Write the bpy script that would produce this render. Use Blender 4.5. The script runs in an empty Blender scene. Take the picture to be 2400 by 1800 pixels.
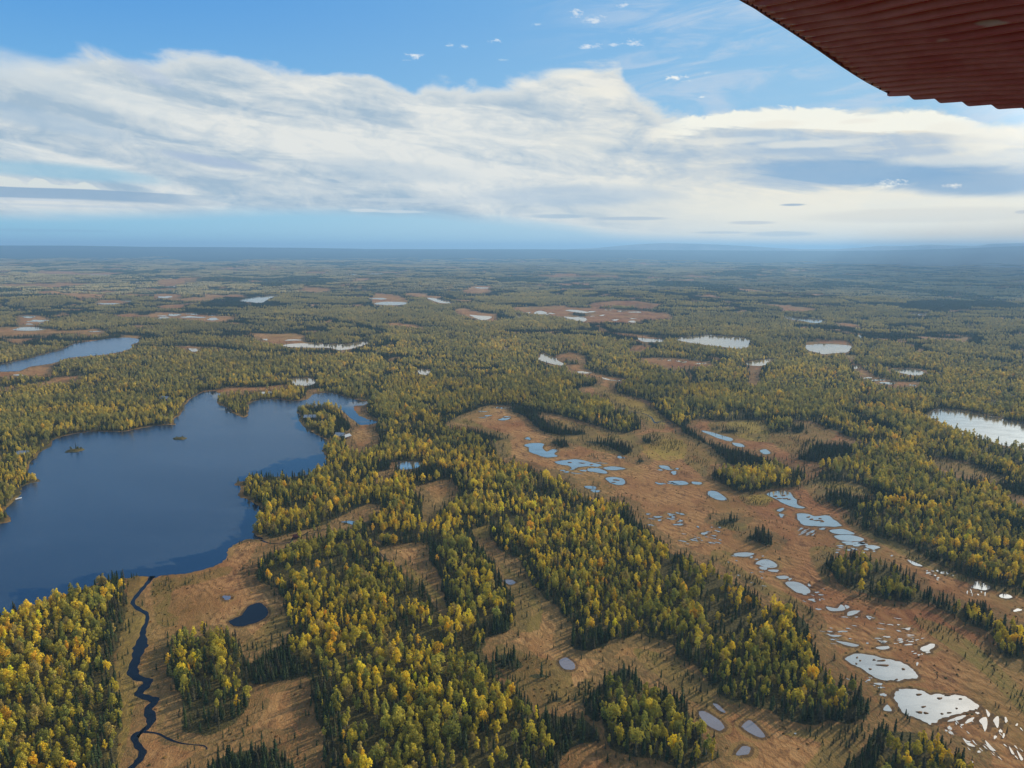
import bpy, bmesh, math, random
import numpy as np
from mathutils import Vector, Matrix
random.seed(7); RNG = np.random.default_rng(11)
scene = bpy.context.scene
COL = scene.collection
R = math.radians

# ------------------------------------------------------------------ camera
CAM_H = 200.0                      # aircraft height over the bogs, metres
F_PX = 1680.0                      # focal length in pixels of the 2400 px wide picture
PITCH = math.atan((900-581.0)/F_PX)
ROLL = R(0.28)
cam_d = bpy.data.cameras.new("camera"); cam = bpy.data.objects.new("camera", cam_d); COL.objects.link(cam)
cam_d.sensor_width = 36.0; cam_d.lens = 36.0*F_PX/2400.0
cam_d.clip_start = 0.05; cam_d.clip_end = 300000.0
cam.matrix_world = Matrix.Translation((0, 0, CAM_H)) @ Matrix.Rotation(R(90)-PITCH, 4, 'X') @ Matrix.Rotation(ROLL, 4, 'Z')
scene.camera = cam

CM = np.array(cam.matrix_world.to_3x3())

def px_dir(u, v):
    """direction(s) in the world through a picture point"""
    u = np.asarray(u, float); v = np.asarray(v, float)
    d = np.stack([(u-1200)/F_PX, (900-v)/F_PX, -np.ones_like(u)], -1) @ CM.T
    return d/np.linalg.norm(d, axis=-1, keepdims=True)
def ground_at(u, v, z=0.0):
    d = px_dir(u, v); dz = np.minimum(d[..., 2], -0.0022)
    t = (z-CAM_H)/dz
    return d[..., 0]*t, d[..., 1]*t
def to_px(x, y, z=0.0):
    p = np.stack([x, y, np.zeros_like(x)+z-CAM_H], -1) @ CM
    w = np.maximum(-p[..., 2], 1e-3)
    return 1200+F_PX*p[..., 0]/w, 900-F_PX*p[..., 1]/w
def azel(u, v):
    d = px_dir(u, v)
    return np.degrees(np.arctan2(d[..., 0], d[..., 1])), np.degrees(np.arcsin(d[..., 2]))

# ------------------------------------------------------------------ light
SUN_AZ, SUN_EL = R(52), R(21)      # clockwise from the view axis (+Y)
sun_d = bpy.data.lights.new("sun", 'SUN'); sun = bpy.data.objects.new("sun", sun_d); COL.objects.link(sun)
sun_d.energy = 5.0; sun_d.angle = R(0.5); sun_d.color = (1.0, 0.90, 0.74)
sv = Vector((math.sin(SUN_AZ)*math.cos(SUN_EL), math.cos(SUN_AZ)*math.cos(SUN_EL), math.sin(SUN_EL)))
sun.rotation_euler = sv.to_track_quat('Z', 'Y').to_euler()
vs = scene.view_settings
vs.view_transform = 'Standard'; vs.look = 'None'; vs.gamma = 1.0; vs.use_curve_mapping = False; vs.exposure = 0.0

def lin(r, g, b):
    f = lambda c: (c/255/12.92) if c/255 <= 0.04045 else ((c/255+0.055)/1.055)**2.4
    return (f(r), f(g), f(b))

class NT:
    """tiny helper that writes shader nodes as expressions"""
    def __init__(s, tree): s.t = tree; s.n = tree.nodes; s.l = tree.links
    def new(s, kind, **kw):
        nd = s.n.new(kind)
        for k, v in kw.items(): setattr(nd, k, v)
        return nd
    def put(s, sock, v):
        if isinstance(v, bpy.types.NodeSocket): s.l.new(v, sock)
        elif isinstance(v, (tuple, list)) and len(v) == 3 and sock.type == 'RGBA': sock.default_value = (*v, 1)
        else: sock.default_value = v
    def m(s, op, a, b=0.0, c=0.0, clamp=False):
        nd = s.new('ShaderNodeMath', operation=op, use_clamp=clamp)
        s.put(nd.inputs[0], a); s.put(nd.inputs[1], b); s.put(nd.inputs[2], c)
        return nd.outputs[0]
    def mr(s, v, a, b, c=0.0, d=1.0, smooth=True):
        nd = s.new('ShaderNodeMapRange', interpolation_type='SMOOTHSTEP' if smooth else 'LINEAR')
        for i, x in enumerate((v, a, b, c, d)): s.put(nd.inputs[i], x)
        return nd.outputs[0]
    def mix(s, f, a, b, blend='MIX'):
        nd = s.new('ShaderNodeMix', data_type='RGBA', blend_type=blend)
        s.put(nd.inputs[0], f); s.put(nd.inputs[6], a); s.put(nd.inputs[7], b)
        return nd.outputs[2]
    def vec(s, x, y, z=0.0):
        nd = s.new('ShaderNodeCombineXYZ')
        s.put(nd.inputs[0], x); s.put(nd.inputs[1], y); s.put(nd.inputs[2], z)
        return nd.outputs[0]
    def noise(s, vec, scale, detail=4.0, rough=0.5, dist=0.0, lac=2.0, out=0):
        nd = s.new('ShaderNodeTexNoise'); s.put(nd.inputs['Vector'], vec)
        nd.inputs['Scale'].default_value = scale; nd.inputs['Detail'].default_value = detail
        nd.inputs['Roughness'].default_value = rough; nd.inputs['Distortion'].default_value = dist
        nd.inputs['Lacunarity'].default_value = lac
        return nd.outputs[out]
    def curve(s, v, pts, lo, hi):
        """piecewise curve of real units: v in [lo,hi] -> values, through a float curve"""
        ys = [p[1] for p in pts]; y0, y1 = min(ys), max(ys)
        nd = s.new('ShaderNodeFloatCurve'); cv = nd.mapping.curves[0]
        q = [((p[0]-lo)/(hi-lo), (p[1]-y0)/(y1-y0)) for p in pts]
        cv.points[0].location = q[0]; cv.points[1].location = q[-1]
        for a in q[1:-1]: cv.points.new(*a)
        nd.mapping.update()
        s.put(nd.inputs['Value'], s.mr(v, lo, hi, 0, 1, False))
        return s.m('MULTIPLY_ADD', nd.outputs[0], y1-y0, y0)
# ------------------------------------------------------------------ sky with its cloud bank
world = bpy.data.worlds.new("World"); scene.world = world; world.use_nodes = True
W = NT(world.node_tree); W.n.clear()
SKY_STRENGTH = 0.1
tc = W.new('ShaderNodeTexCoord'); D = tc.outputs['Generated']
sep = W.new('ShaderNodeSeparateXYZ'); W.put(sep.inputs[0], D)
dx, dy, dz = sep.outputs
AZ = W.m('MULTIPLY', W.m('ARCTAN2', dx, dy), 57.29578)
EL = W.m('MULTIPLY', W.m('ARCSINE', dz), 57.29578)
sky = W.new('ShaderNodeTexSky', sky_type='NISHITA')
sky.sun_disc = False; sky.sun_elevation = SUN_EL; sky.sun_rotation = SUN_AZ
sky.altitude = 200; sky.air_density = 1.0; sky.dust_density = 0.3; sky.ozone_density = 2.5
# tint of the clear sky: deep blue on the side away from the sun, paler towards it and the horizon
side = W.mr(AZ, -40, 40)
hi_c = W.mix(side, lin(76, 154, 228), lin(138, 194, 234))
mid_c = W.mix(side, lin(118, 184, 234), lin(158, 202, 232))
low_c = W.mix(side, lin(152, 212, 240), lin(204, 224, 232))
clear = W.mix(W.mr(EL, 0.0, 9.0), low_c, mid_c)
clear = W.mix(W.mr(EL, 8.0, 19.0), clear, hi_c)
zen = W.mix(W.mr(AZ, -45, 25), lin(38, 84, 150), lin(184, 194, 206))
clear = W.mix(W.mr(EL, 18.0, 55.0), clear, zen)
nish = W.mix(1.0, sky.outputs[0], (SKY_STRENGTH*0.9,)*3, 'MULTIPLY')
clear = W.mix(0.12, clear, nish)

# noise fields in (azimuth, elevation), stretched sideways
def azn(sx, sy, scale, detail, rough, seed, tilt=0.0, dist=0.0):
    e2 = W.m('ADD', EL, W.m('MULTIPLY', AZ, tilt))
    return W.noise(W.vec(W.m('MULTIPLY', AZ, sx), W.m('MULTIPLY', e2, sy), seed), scale, detail, rough, dist)
n_big = azn(0.045, 0.16, 1.0, 5, 0.55, 3.1, 0.10, 0.6)
n_edge = azn(0.25, 0.55, 1.0, 6, 0.6, 7.7, 0.05, 0.4)
n_streak = azn(0.055, 0.45, 1.0, 5, 0.52, 12.3, 0.13, 0.5)
n_fine = azn(0.8, 1.9, 1.0, 4, 0.6, 21.0)
n_wisp = azn(0.10, 0.5, 1.0, 6, 0.62, 31.0, -0.10, 1.2)

n_hol = azn(0.10, 0.42, 1.0, 6, 0.6, 91.0, 0.1, 0.8)
n_bil = azn(0.42, 0.85, 1.0, 7, 0.62, 71.0, 0.12, 0.9)
n_puff = azn(1.6, 3.4, 1.0, 5, 0.7, 51.0, 0.1)
n_tex = azn(0.16, 0.7, 1.0, 8, 0.68, 61.0, 0.06, 1.0)
def E(pts): # picture points -> (az, el)
    a, e = azel([p[0] for p in pts], [p[1] for p in pts]); return list(zip(a.tolist(), e.tolist()))
out = clear
# high thin veil on the right
veil = W.m('MULTIPLY', W.mr(n_wisp, 0.42, 0.68), W.mr(AZ, -2, 14))
veil = W.m('MULTIPLY', veil, 0.62)
out = W.mix(veil, out, lin(200, 214, 230))
# main bank: top edge
top = W.curve(AZ, [(-60, 14.0)]+E([(0,128),(100,132),(240,116),(330,126),(440,120),(550,128),(620,150),(700,156),(800,166),(890,186),
    (960,208),(1010,190),(1100,200),(1200,190),(1300,166),(1370,156),(1440,156),(1470,196),(1530,238),(1600,262),(1700,262),
    (1850,254),(2000,262),(2150,256),(2270,284),(2400,292)])+[(60, 9.0)], -60, 60)
bot = W.curve(AZ, [(-60, 2.6)]+E([(0,508),(300,508),(600,502),(900,500),(1100,514),(1300,534),(1600,572),(2000,580),(2400,578)])+[(60, 0.3)], -60, 60)
te = W.m('ADD', W.m('SUBTRACT', top, EL), W.m('MULTIPLY', W.m('SUBTRACT', n_edge, 0.5), 2.6))
te = W.m('ADD', te, W.m('MULTIPLY', W.m('SUBTRACT', n_fine, 0.5), 0.5))
soft = W.mr(AZ, -36, -20, 1.4, 0.75)
bank = W.m('MULTIPLY', W.mr(te, -0.25, soft), W.mr(W.m('SUBTRACT', EL, W.m('ADD', bot, W.m('MULTIPLY', W.m('SUBTRACT', n_streak, 0.5), 1.3))), -0.45, 0.75))
# light and grey inside the bank
warm = W.mr(AZ, -5, 32)
c_light = W.mix(warm, lin(234, 235, 230), lin(246, 238, 218))
c_grey = W.mix(warm, lin(168, 190, 208), lin(186, 200, 214))
tone = W.mr(W.m('ADD', W.m('MULTIPLY', n_streak, 0.60), W.m('MULTIPLY', n_big, 0.40)), 0.34, 0.60)
tone = W.m('ADD', tone, W.m('MULTIPLY', W.m('SUBTRACT', n_tex, 0.5), 1.9), clamp=True)
tone = W.m('ADD', tone, W.m('MULTIPLY', W.m('SUBTRACT', n_bil, 0.5), 1.3), clamp=True)
tone = W.m('MAXIMUM', tone, W.mr(te, 1.9, 0.2, 0.0, 0.85))
c_bank = W.mix(tone, c_grey, c_light)
# warm glow low on the right
c_bank = W.mix(W.m('MULTIPLY', W.mr(AZ, -2, 20), W.mr(EL, 6.0, 2.6, 0, 0.95)), c_bank, (1.0, 0.93, 0.76))
dens = W.m('MULTIPLY', bank, W.mr(n_big, 0.26, 0.46, 0.80, 1.0))
out = W.mix(dens, out, c_bank)
def blob(az, el, ra, re, tilt=0.0, namp=0.35, lo=0.0, hi=0.6, nz=None):
    """soft elliptical patch of the sky, 1 in the middle and 0 outside"""
    a = W.m('DIVIDE', W.m('SUBTRACT', AZ, az), ra)
    e = W.m('DIVIDE', W.m('SUBTRACT', W.m('ADD', EL, W.m('MULTIPLY', W.m('SUBTRACT', AZ, az), tilt)), el), re)
    r = W.m('SUBTRACT', 1.0, W.m('SQRT', W.m('ADD', W.m('MULTIPLY', a, a), W.m('MULTIPLY', e, e))))
    r = W.m('ADD', r, W.m('MULTIPLY', W.m('SUBTRACT', nz if nz is not None else n_edge, 0.5), namp*2))
    return W.mr(r, lo, hi)
def pb(u, v, ru, rv, **k):
    a, e = azel(np.array([u]), np.array([v])); a1, _ = azel(np.array([u+ru]), np.array([v])); _, e1 = azel(np.array([u]), np.array([v-rv]))
    return blob(float(a[0]), float(e[0]), float(a1[0]-a[0]), float(e1[0]-e[0]), **k)
# blue-grey hollow on the right, blue gaps on the left, grey streaks
out = W.mix(W.m('MULTIPLY', pb(1960, 402, 330, 48, tilt=0.05, nz=n_hol, namp=0.9), 0.85), out, lin(128, 170, 208))
out = W.mix(W.m('MULTIPLY', pb(2290, 432, 330, 40, tilt=0.03, nz=n_hol, namp=0.8), 0.85), out, lin(136, 172, 206))
out = W.mix(W.m('MULTIPLY', pb(1850, 345, 260, 30, nz=n_streak), 0.45), out, lin(165, 190, 214))
out = W.mix(W.m('MULTIPLY', pb(130, 402, 330, 26, tilt=0.04, nz=n_streak), 0.75), out, lin(156, 200, 222))
out = W.mix(W.m('MULTIPLY', pb(80, 275, 320, 34, tilt=0.16, nz=n_streak, namp=0.4), 0.7), out, lin(164, 190, 212))
out = W.mix(W.m('MULTIPLY', pb(355, 178, 90, 26, tilt=0.35, nz=n_edge), 0.6), out, lin(178, 196, 218))
out = W.mix(W.m('MULTIPLY', pb(500, 378, 170, 18, tilt=0.12, nz=n_streak), 0.75), out, lin(168, 188, 214))
out = W.mix(W.m('MULTIPLY', pb(880, 400, 260, 30, tilt=0.06, nz=n_streak), 0.45), out, lin(178, 198, 214))
out = W.mix(W.m('MULTIPLY', pb(1350, 460, 330, 34, tilt=0.0, nz=n_streak), 0.6), out, lin(178, 198, 216))
# broad light areas
out = W.mix(W.m('MULTIPLY', pb(180, 205, 330, 60, tilt=0.18, nz=n_streak), 0.55), out, lin(222, 228, 228))
# bright cream rim of the right-hand cloud
rim = W.curve(AZ, [(-60, 3.0)]+E([(1440,330),(1530,300),(1620,272),(1720,264),(1840,252),(1930,250),(2000,262),(2060,262),(2160,254),(2230,268),(2290,286),(2400,300)])+[(60, 8.0)], -60, 60)
rd = W.m('ADD', W.m('SUBTRACT', rim, EL), W.m('MULTIPLY', W.m('SUBTRACT', n_bil, 0.5), 1.5))
thick = W.mr(n_streak, 0.35, 0.65, 0.35, 1.5)
rimm = W.m('MULTIPLY', W.mr(rd, -0.10, 0.18), W.mr(rd, W.m('ADD', thick, 0.5), thick))
rimm = W.m('MULTIPLY', rimm, W.m('MULTIPLY', W.mr(AZ, 9.5, 13.5), W.mr(AZ, 34, 30)))
out = W.mix(W.m('MULTIPLY', rimm, 0.95), out, lin(252, 250, 236))
for u, v, ru, rv, k in ((1820,292,90,14,.9),(2010,284,60,8,.9),(1880,338,190,13,.55),(2230,300,90,22,.8),(2310,330,150,36,.6),(1700,330,160,12,.5),(2250,372,260,22,.5),
                        (1350,330,140,40,.3),(1400,215,90,22,.6),(1330,172,90,18,.7)):
    out = W.mix(W.m('MULTIPLY', pb(u, v, ru, rv, nz=n_edge, namp=0.5), k), out, lin(246, 242, 228))
# small separate puffs
for u, v, ru, rv, c in ((970,130,24,9,(228,236,242)),(955,141,14,4,(205,222,236)),(1050,106,16,5,(205,224,238)),(1085,109,16,6,(210,226,238)),
    (1162,95,18,7,(206,224,240)),(1182,140,20,4,(170,204,232)),(1350,33,22,11,(214,226,238)),(1392,46,38,12,(214,226,238)),(1460,12,20,7,(205,220,236)),
    (1385,108,34,8,(222,232,242)),(1440,104,18,6,(205,222,238)),(1485,101,30,11,(216,228,240)),(1580,182,32,7,(250,250,244)),(1612,189,14,4,(215,228,236)),
    (1646,228,9,3,(225,234,240)),(2088,430,42,11,(255,252,240)),(2235,435,26,7,(240,238,232)),(1260,58,20,5,(176,206,234)),(1660,170,16,4,(185,212,234))):
    out = W.mix(W.m('MULTIPLY', pb(u, v, ru*1.15, rv*1.15, nz=n_puff, namp=1.9, lo=0.2, hi=1.2), 0.95), out, lin(*c))
# low lines of far cloud
for u, v, ru, rv, k, c in ((855,493,50,6,.8,(226,230,230)),(935,496,90,5,.7,(222,228,230)),(1310,507,90,7,.6,(158,186,208)),(1480,512,120,6,.6,(170,188,206)),
    (1758,522,80,6,.6,(196,200,206)),(1830,548,110,9,.5,(176,196,212)),(1857,480,40,4,.8,(150,172,196)),(1690,545,90,4,.5,(186,198,208)),(2395,497,20,5,.8,(160,170,188)),
    (100,540,260,5,.4,(140,182,212)),(1000,470,260,8,.5,(218,224,226)),(2150,505,420,22,.6,(232,226,212)),(2200,570,300,7,.7,(236,226,204))):
    out = W.mix(W.m('MULTIPLY', pb(u, v, ru, rv, nz=n_streak, namp=0.4, lo=0, hi=.5), k), out, lin(*c))
# low cumulus line on the left: bumpy top over a flat dark base
cu = W.curve(AZ, [(-60, 6.0)]+E([(0,410),(40,416),(62,430),(78,414),(105,416),(125,430),(165,433),(185,424),(208,424),(222,440),(300,448),(370,453),(440,456)])+[(10, 3.6), (60, 3.0)], -60, 60)
base = W.curve(AZ, [(-60, 5.4)]+E([(0,436),(200,443),(400,454)])+[(60, 2.0)], -60, 60)
cm = W.m('MULTIPLY', W.mr(W.m('ADD', W.m('SUBTRACT', cu, EL), W.m('MULTIPLY', W.m('SUBTRACT', n_fine, 0.5), 0.35)), 0.0, 0.14), W.mr(W.m('SUBTRACT', EL, base), -0.06, 0.04))
cm = W.m('MULTIPLY', cm, W.mr(AZ, -24.0, -27.0))
out = W.mix(W.m('MULTIPLY', W.m('MULTIPLY', W.mr(W.m('SUBTRACT', base, EL), -0.03, 0.05), W.mr(W.m('SUBTRACT', base, EL), 0.85, 0.6)), W.mr(AZ, -20.0, -28.0, 0, 0.9)), out, lin(148, 176, 202))
out = W.mix(W.m('MULTIPLY', pb(60, 467, 190, 4, nz=n_fine, namp=.2), 0.8), out, lin(214, 222, 228))
out = W.mix(W.m('MULTIPLY', pb(180, 483, 260, 4, nz=n_streak, namp=.3), 0.5), out, lin(202, 214, 224))
out = W.mix(cm, out, lin(228, 232, 226))
# broken thin cloud overhead and the bright aureole round the sun (seen only mirrored in the ponds)
hi_n = W.noise(W.vec(W.m('DIVIDE', dx, W.m('ADD', dz, 0.15)), W.m('DIVIDE', dy, W.m('ADD', dz, 0.15)), 2.0), 1.1, 5, 0.55, 0.5)
hi_m = W.m('MULTIPLY', W.m('MULTIPLY', W.mr(hi_n, 0.36, 0.60), W.mr(EL, 19.5, 26)), W.mr(AZ, -16, 6, 0.10, 0.92))
out = W.mix(hi_m, out, lin(214, 220, 226))
dp = W.new('ShaderNodeVectorMath', operation='DOT_PRODUCT'); W.put(dp.inputs[0], D); dp.inputs[1].default_value = sv
ang = W.m('MULTIPLY', W.m('ARCCOSINE', W.m('MINIMUM', dp.outputs['Value'], 1.0)), 57.29578)
glow = W.m('MULTIPLY', W.m('EXPONENT', W.m('MULTIPLY', W.m('DIVIDE', ang, 9.0), -1.0)), 5.0)
glow = W.m('MULTIPLY', glow, W.mr(ang, 26.0, 17.0))
glc = W.mix(1.0, (1.0, 0.93, 0.80), W.vec(glow, glow, glow), 'MULTIPLY')
out = W.mix(1.0, out, glc, 'ADD')
# below the horizon: dull ground light
out = W.mix(W.mr(EL, -0.2, -3.0), out, (0.10, 0.14, 0.18))
bg = W.new('ShaderNodeBackground'); W.put(bg.inputs[0], out); bg.inputs[1].default_value = 1.0
wo = W.new('ShaderNodeOutputWorld'); W.l.new(bg.outputs[0], wo.inputs[0])
world.cycles.sampling_method = 'MANUAL'; world.cycles.sample_map_resolution = 512
# ------------------------------------------------------------------ survey of the land
# outlines were read off the photograph in eight enlarged tiles (2.765 x) and are laid flat on the ground
TILES = dict(A=(0,1200), B=(800,1200), C=(1600,1200), D=(0,800), E=(800,800), F=(1600,800), G=(0,550), H=(800,550), I=(1600,550))
def poly(s):
    pts = []; t = None
    for w in s.split():
        if w in TILES: t = TILES[w]; continue
        a = [float(q) for q in w.split(',')]
        pts.append((t[0]+a[0]/2.765, t[1]+a[1]/2.765))
    return np.array(pts)
def smooth(p, n=3, closed=True):
    """Catmull-Rom through the points"""
    p = np.asarray(p, float); N = len(p); out = []
    for i in range(N if closed else N-1):
        a, b, c, d = (p[(i-1) % N] if closed or i else p[0]), p[i], p[(i+1) % N], (p[(i+2) % N] if closed or i+2 < N else p[-1])
        for k in range(n):
            t = k/n
            out.append(0.5*(2*b+(c-a)*t+(2*a-5*b+4*c-d)*t*t+(3*b-a-3*c+d)*t**3))
    if not closed: out.append(p[-1])
    return np.array(out)

LAKES = {
'main': "D -500,2100 -500,1180 0,1180 60,1150 60,1130 30,1100 50,1070 130,1000 140,960 180,925 255,910 240,890 195,870 190,810 240,740 290,700 330,685 335,650 400,620 480,600 580,585 720,585 800,585 880,570 1000,550 1080,540 1135,540 1130,510 1180,460 1200,410 1240,370 1300,335 1340,325 1400,325 1425,345 1410,370 1415,405 1470,430 1510,460 1550,485 1595,490 1610,455 1615,410 1640,390 1700,378 1800,375 1880,385 1950,382 2000,370 2030,345 2080,337 2150,335 E 0,350 60,370 170,390 180,400 140,415 90,420 85,440 100,465 130,490 200,510 240,520 220,530 180,540 120,540 90,520 50,490 20,465 D 2180,440 2100,427 2040,425 1990,430 1940,450 1920,460 1945,480 1940,505 1960,540 2010,580 2080,620 2115,640 2125,660 2090,690 2100,720 2110,760 2105,800 2080,840 2000,862 1940,872 1870,880 1790,876 1740,880 1690,880 1640,880 1600,890 1580,905 1530,915 1525,930 1560,945 1550,985 1545,1005 1590,1020 1640,1045 1685,1075 1685,1110 1670,1160 1660,1200 1635,1230 1680,1265 1700,1285 1610,1280 1540,1310 1490,1340 1465,1370 1468,1400 1440,1430 1380,1460 1280,1490 1180,1510 1080,1515 1010,1535 970,1548 960,1525 900,1525 830,1530 740,1545 640,1565 560,1595 480,1625 380,1660 250,1700 120,1740 0,1790 -200,1900",
'upper_left': "G -300,900 -300,880 0,840 100,820 200,800 300,770 400,745 480,710 600,690 720,672 830,668 905,680 890,700 850,715 855,735 780,760 700,775 600,785 480,795 420,805 390,820 320,838 240,850 190,858 120,885 0,888",
'right': "F 1560,488 1600,475 1630,445 1700,440 1780,445 1880,460 2000,485 2100,510 2212,525 2500,560 2500,790 2212,700 2100,680 2000,650 1900,625 1820,605 1760,580 1700,550 1620,520",
}
PONDS = """G 1550,428 1600,412 1680,402 1750,392 1820,395 1760,410 1720,430 1690,442 1620,438
G 85,615 150,600 250,602 310,612 230,622 130,622
G 1840,715 1960,705 2212,712 2312,700 2385,693 2377,710 2312,730 2212,750 2130,735 1900,730
G 1885,945 1890,935 1940,930 2010,932 2045,945 2040,965 1980,980 1910,974
D 1680,330 1760,325 1750,338 1690,340
G 1225,738 1280,740 1275,756 1240,757
H 215,450 260,437 330,435 420,440 415,452 330,457
H 555,412 600,412 700,435 710,445 630,440
H 830,520 900,525 975,532 950,550 900,552 870,540
H 1250,505 1290,493 1330,505 1320,515 1260,514
H 1135,518 1165,528 1150,538
H 1450,490 1500,487 1570,495 1600,505 1560,508 1480,497
H 1440,532 1500,535 1560,532 1590,548 1570,563 1520,558
H 1280,775 1310,770 1345,785 1390,800 1400,815 1440,835 1450,848 1400,845 1330,828 1290,815 1270,805 1290,790
H 495,875 530,872 580,885 575,902 530,910 500,895
H 1055,728 1085,738 1070,748 1050,740
H 1690,925 1760,940 1830,945 1825,950 1740,943 1700,935
H 1920,668 1960,672 2085,680 2080,695 1990,697 1940,688
I -40,678 0,665 100,655 200,650 300,662 380,668 445,678 430,700 420,728 350,740 280,730 150,715 0,692
I 785,722 850,712 930,708 1000,712 1090,722 1080,745 1070,762 1000,768 920,775 870,764 810,750
I 410,835 450,820 530,812 590,805 585,815 550,828 545,842 500,850 440,847
I 1355,875 1420,868 1500,872 1560,890 1555,905 1500,912 1420,898
I 620,530 700,535 800,545 940,560 900,570 850,574 780,560 680,545
I 1400,505 1500,508 1570,515 1560,522 1480,518
I 1135,648 1165,655 1155,668 1140,665
E 360,785 400,780 510,785 515,805 470,825 380,828
E 1015,508 1060,500 1085,505 1050,512
E 1000,425 1070,430 1060,437 1010,435
E 1185,672 1240,660 1310,665 1300,690 1330,715 1370,700 1400,705 1380,730 1400,745 1330,752 1270,735 1220,715 1215,690
E 1390,780 1440,772 1520,765 1600,780 1680,800 1670,812 1600,810 1540,815 1500,830 1480,810 1400,792
E 1600,825 1660,825 1720,845 1710,858 1640,848 1600,840
E 1700,820 1760,812 1840,825 1780,835 1720,832
E 1715,888 1770,880 1830,895 1835,925 1790,932 1740,915
E 1575,938 1640,940 1650,955 1600,955
E 2060,805 2110,808 2130,825 2080,825
E 2120,908 2212,905 2250,925 2180,930
E 2020,1135 2080,1135 2050,1145
F 165,975 200,970 240,985 285,1025 230,1028 170,1000
F 540,990 600,972 660,968 700,985 715,1010 740,1030 745,1060 790,1078 750,1082 690,1065 650,1050 600,1020
F 610,1095 650,1080 655,1090 630,1105
F 740,1120 800,1118 860,1135 940,1130 985,1160 1030,1195 960,1202 850,1198 780,1190 750,1160
F 955,1225 1040,1218 1115,1248 1050,1252 980,1245
F 990,1258 1080,1255 1165,1275 1160,1295 1090,1295 1010,1285
F 1185,1325 1240,1322 1278,1335 1250,1345 1200,1340
F 60,910 120,915 115,928 70,925
F 120,580 180,588 240,605 320,630 310,648 250,635 190,612
F 320,658 380,665 400,685 350,680
F 500,710 540,700 568,725 530,732
F 1090,1305 1150,1302 1190,1315 1150,1320
F 1030,1300 1100,1298 1060,1312
C 335,270 400,263 460,270 450,280 410,292 345,285
C 470,335 500,315 550,308 600,330 610,355 560,362 500,345
C 500,355 545,360 540,375 505,370
C 555,375 620,375 610,390 565,385
C 605,420 660,413 690,425 650,435
C 665,460 720,452 780,470 825,505 820,528 750,525 700,495
C 930,615 1000,625 1025,600 1050,620 1045,638 960,642
C 1065,670 1080,645 1145,640 1135,655 1090,672
C 1190,675 1225,680 1210,698
C 1440,758 1475,750 1465,768
C 945,797 1030,800 985,810
C 990,835 1060,845 1140,862 1120,873 1060,865
C 1250,878 1330,870 1335,885 1290,893
C 1545,880 1600,858 1635,858 1620,885 1570,905 1545,895
C 1055,945 1130,920 1200,925 1290,945 1380,965 1440,985 1490,1020 1522,1065 1500,1080 1440,1085 1390,1095 1280,1085 1220,1060 1150,1010 1080,975
C 1385,1165 1420,1148 1500,1148 1560,1160 1600,1185 1660,1180 1720,1190 1800,1190 1860,1215 1915,1255 1910,1280 1850,1290 1780,1310 1700,1330 1640,1360 1600,1378 1550,1350 1480,1325 1430,1300 1390,1250 1375,1210
C 1300,1285 1325,1250 1355,1290
C 1870,490 1890,470 1890,455 1930,450 1965,470 2000,490 1960,508 1910,500
C 2050,545 2080,530 2130,545 2130,558 2080,560
C 1455,310 1490,320 1555,350 1500,345
C 1715,1355 1790,1325 1835,1318 1810,1340 1740,1358
C 1830,1370 1850,1345 1890,1332 1870,1360
C 1920,1350 1965,1330 1975,1370 1960,1425 1940,1380
C 2015,1345 2045,1325 2050,1370 2040,1400 2020,1370
C 1965,1280 1992,1310 1978,1328
C 1960,1480 2010,1530 2030,1550 1990,1540
C 2115,1520 2150,1570 2130,1565
C 2165,1545 2205,1600 2190,1608
C 1815,1465 1860,1495 1895,1520 1850,1512
C 105,1295 150,1295 230,1345 270,1395 235,1418 160,1380 120,1340
C 385,1385 430,1350 480,1385 535,1450 500,1462 430,1430 390,1400
C 345,1575 390,1520 440,1530 420,1570
C 195,1245 230,1250 280,1300 240,1290
B 1415,960 1460,945 1510,985 1505,1020 1450,1020 1415,985
B 1050,445 1100,440 1130,460 1090,472
B 0,65 60,58 95,70 80,85 40,72
A 1490,705 1560,675 1590,640 1620,605 1690,590 1730,630 1735,670 1680,710 1600,735 1540,742 1495,725""".split('\n')
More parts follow.
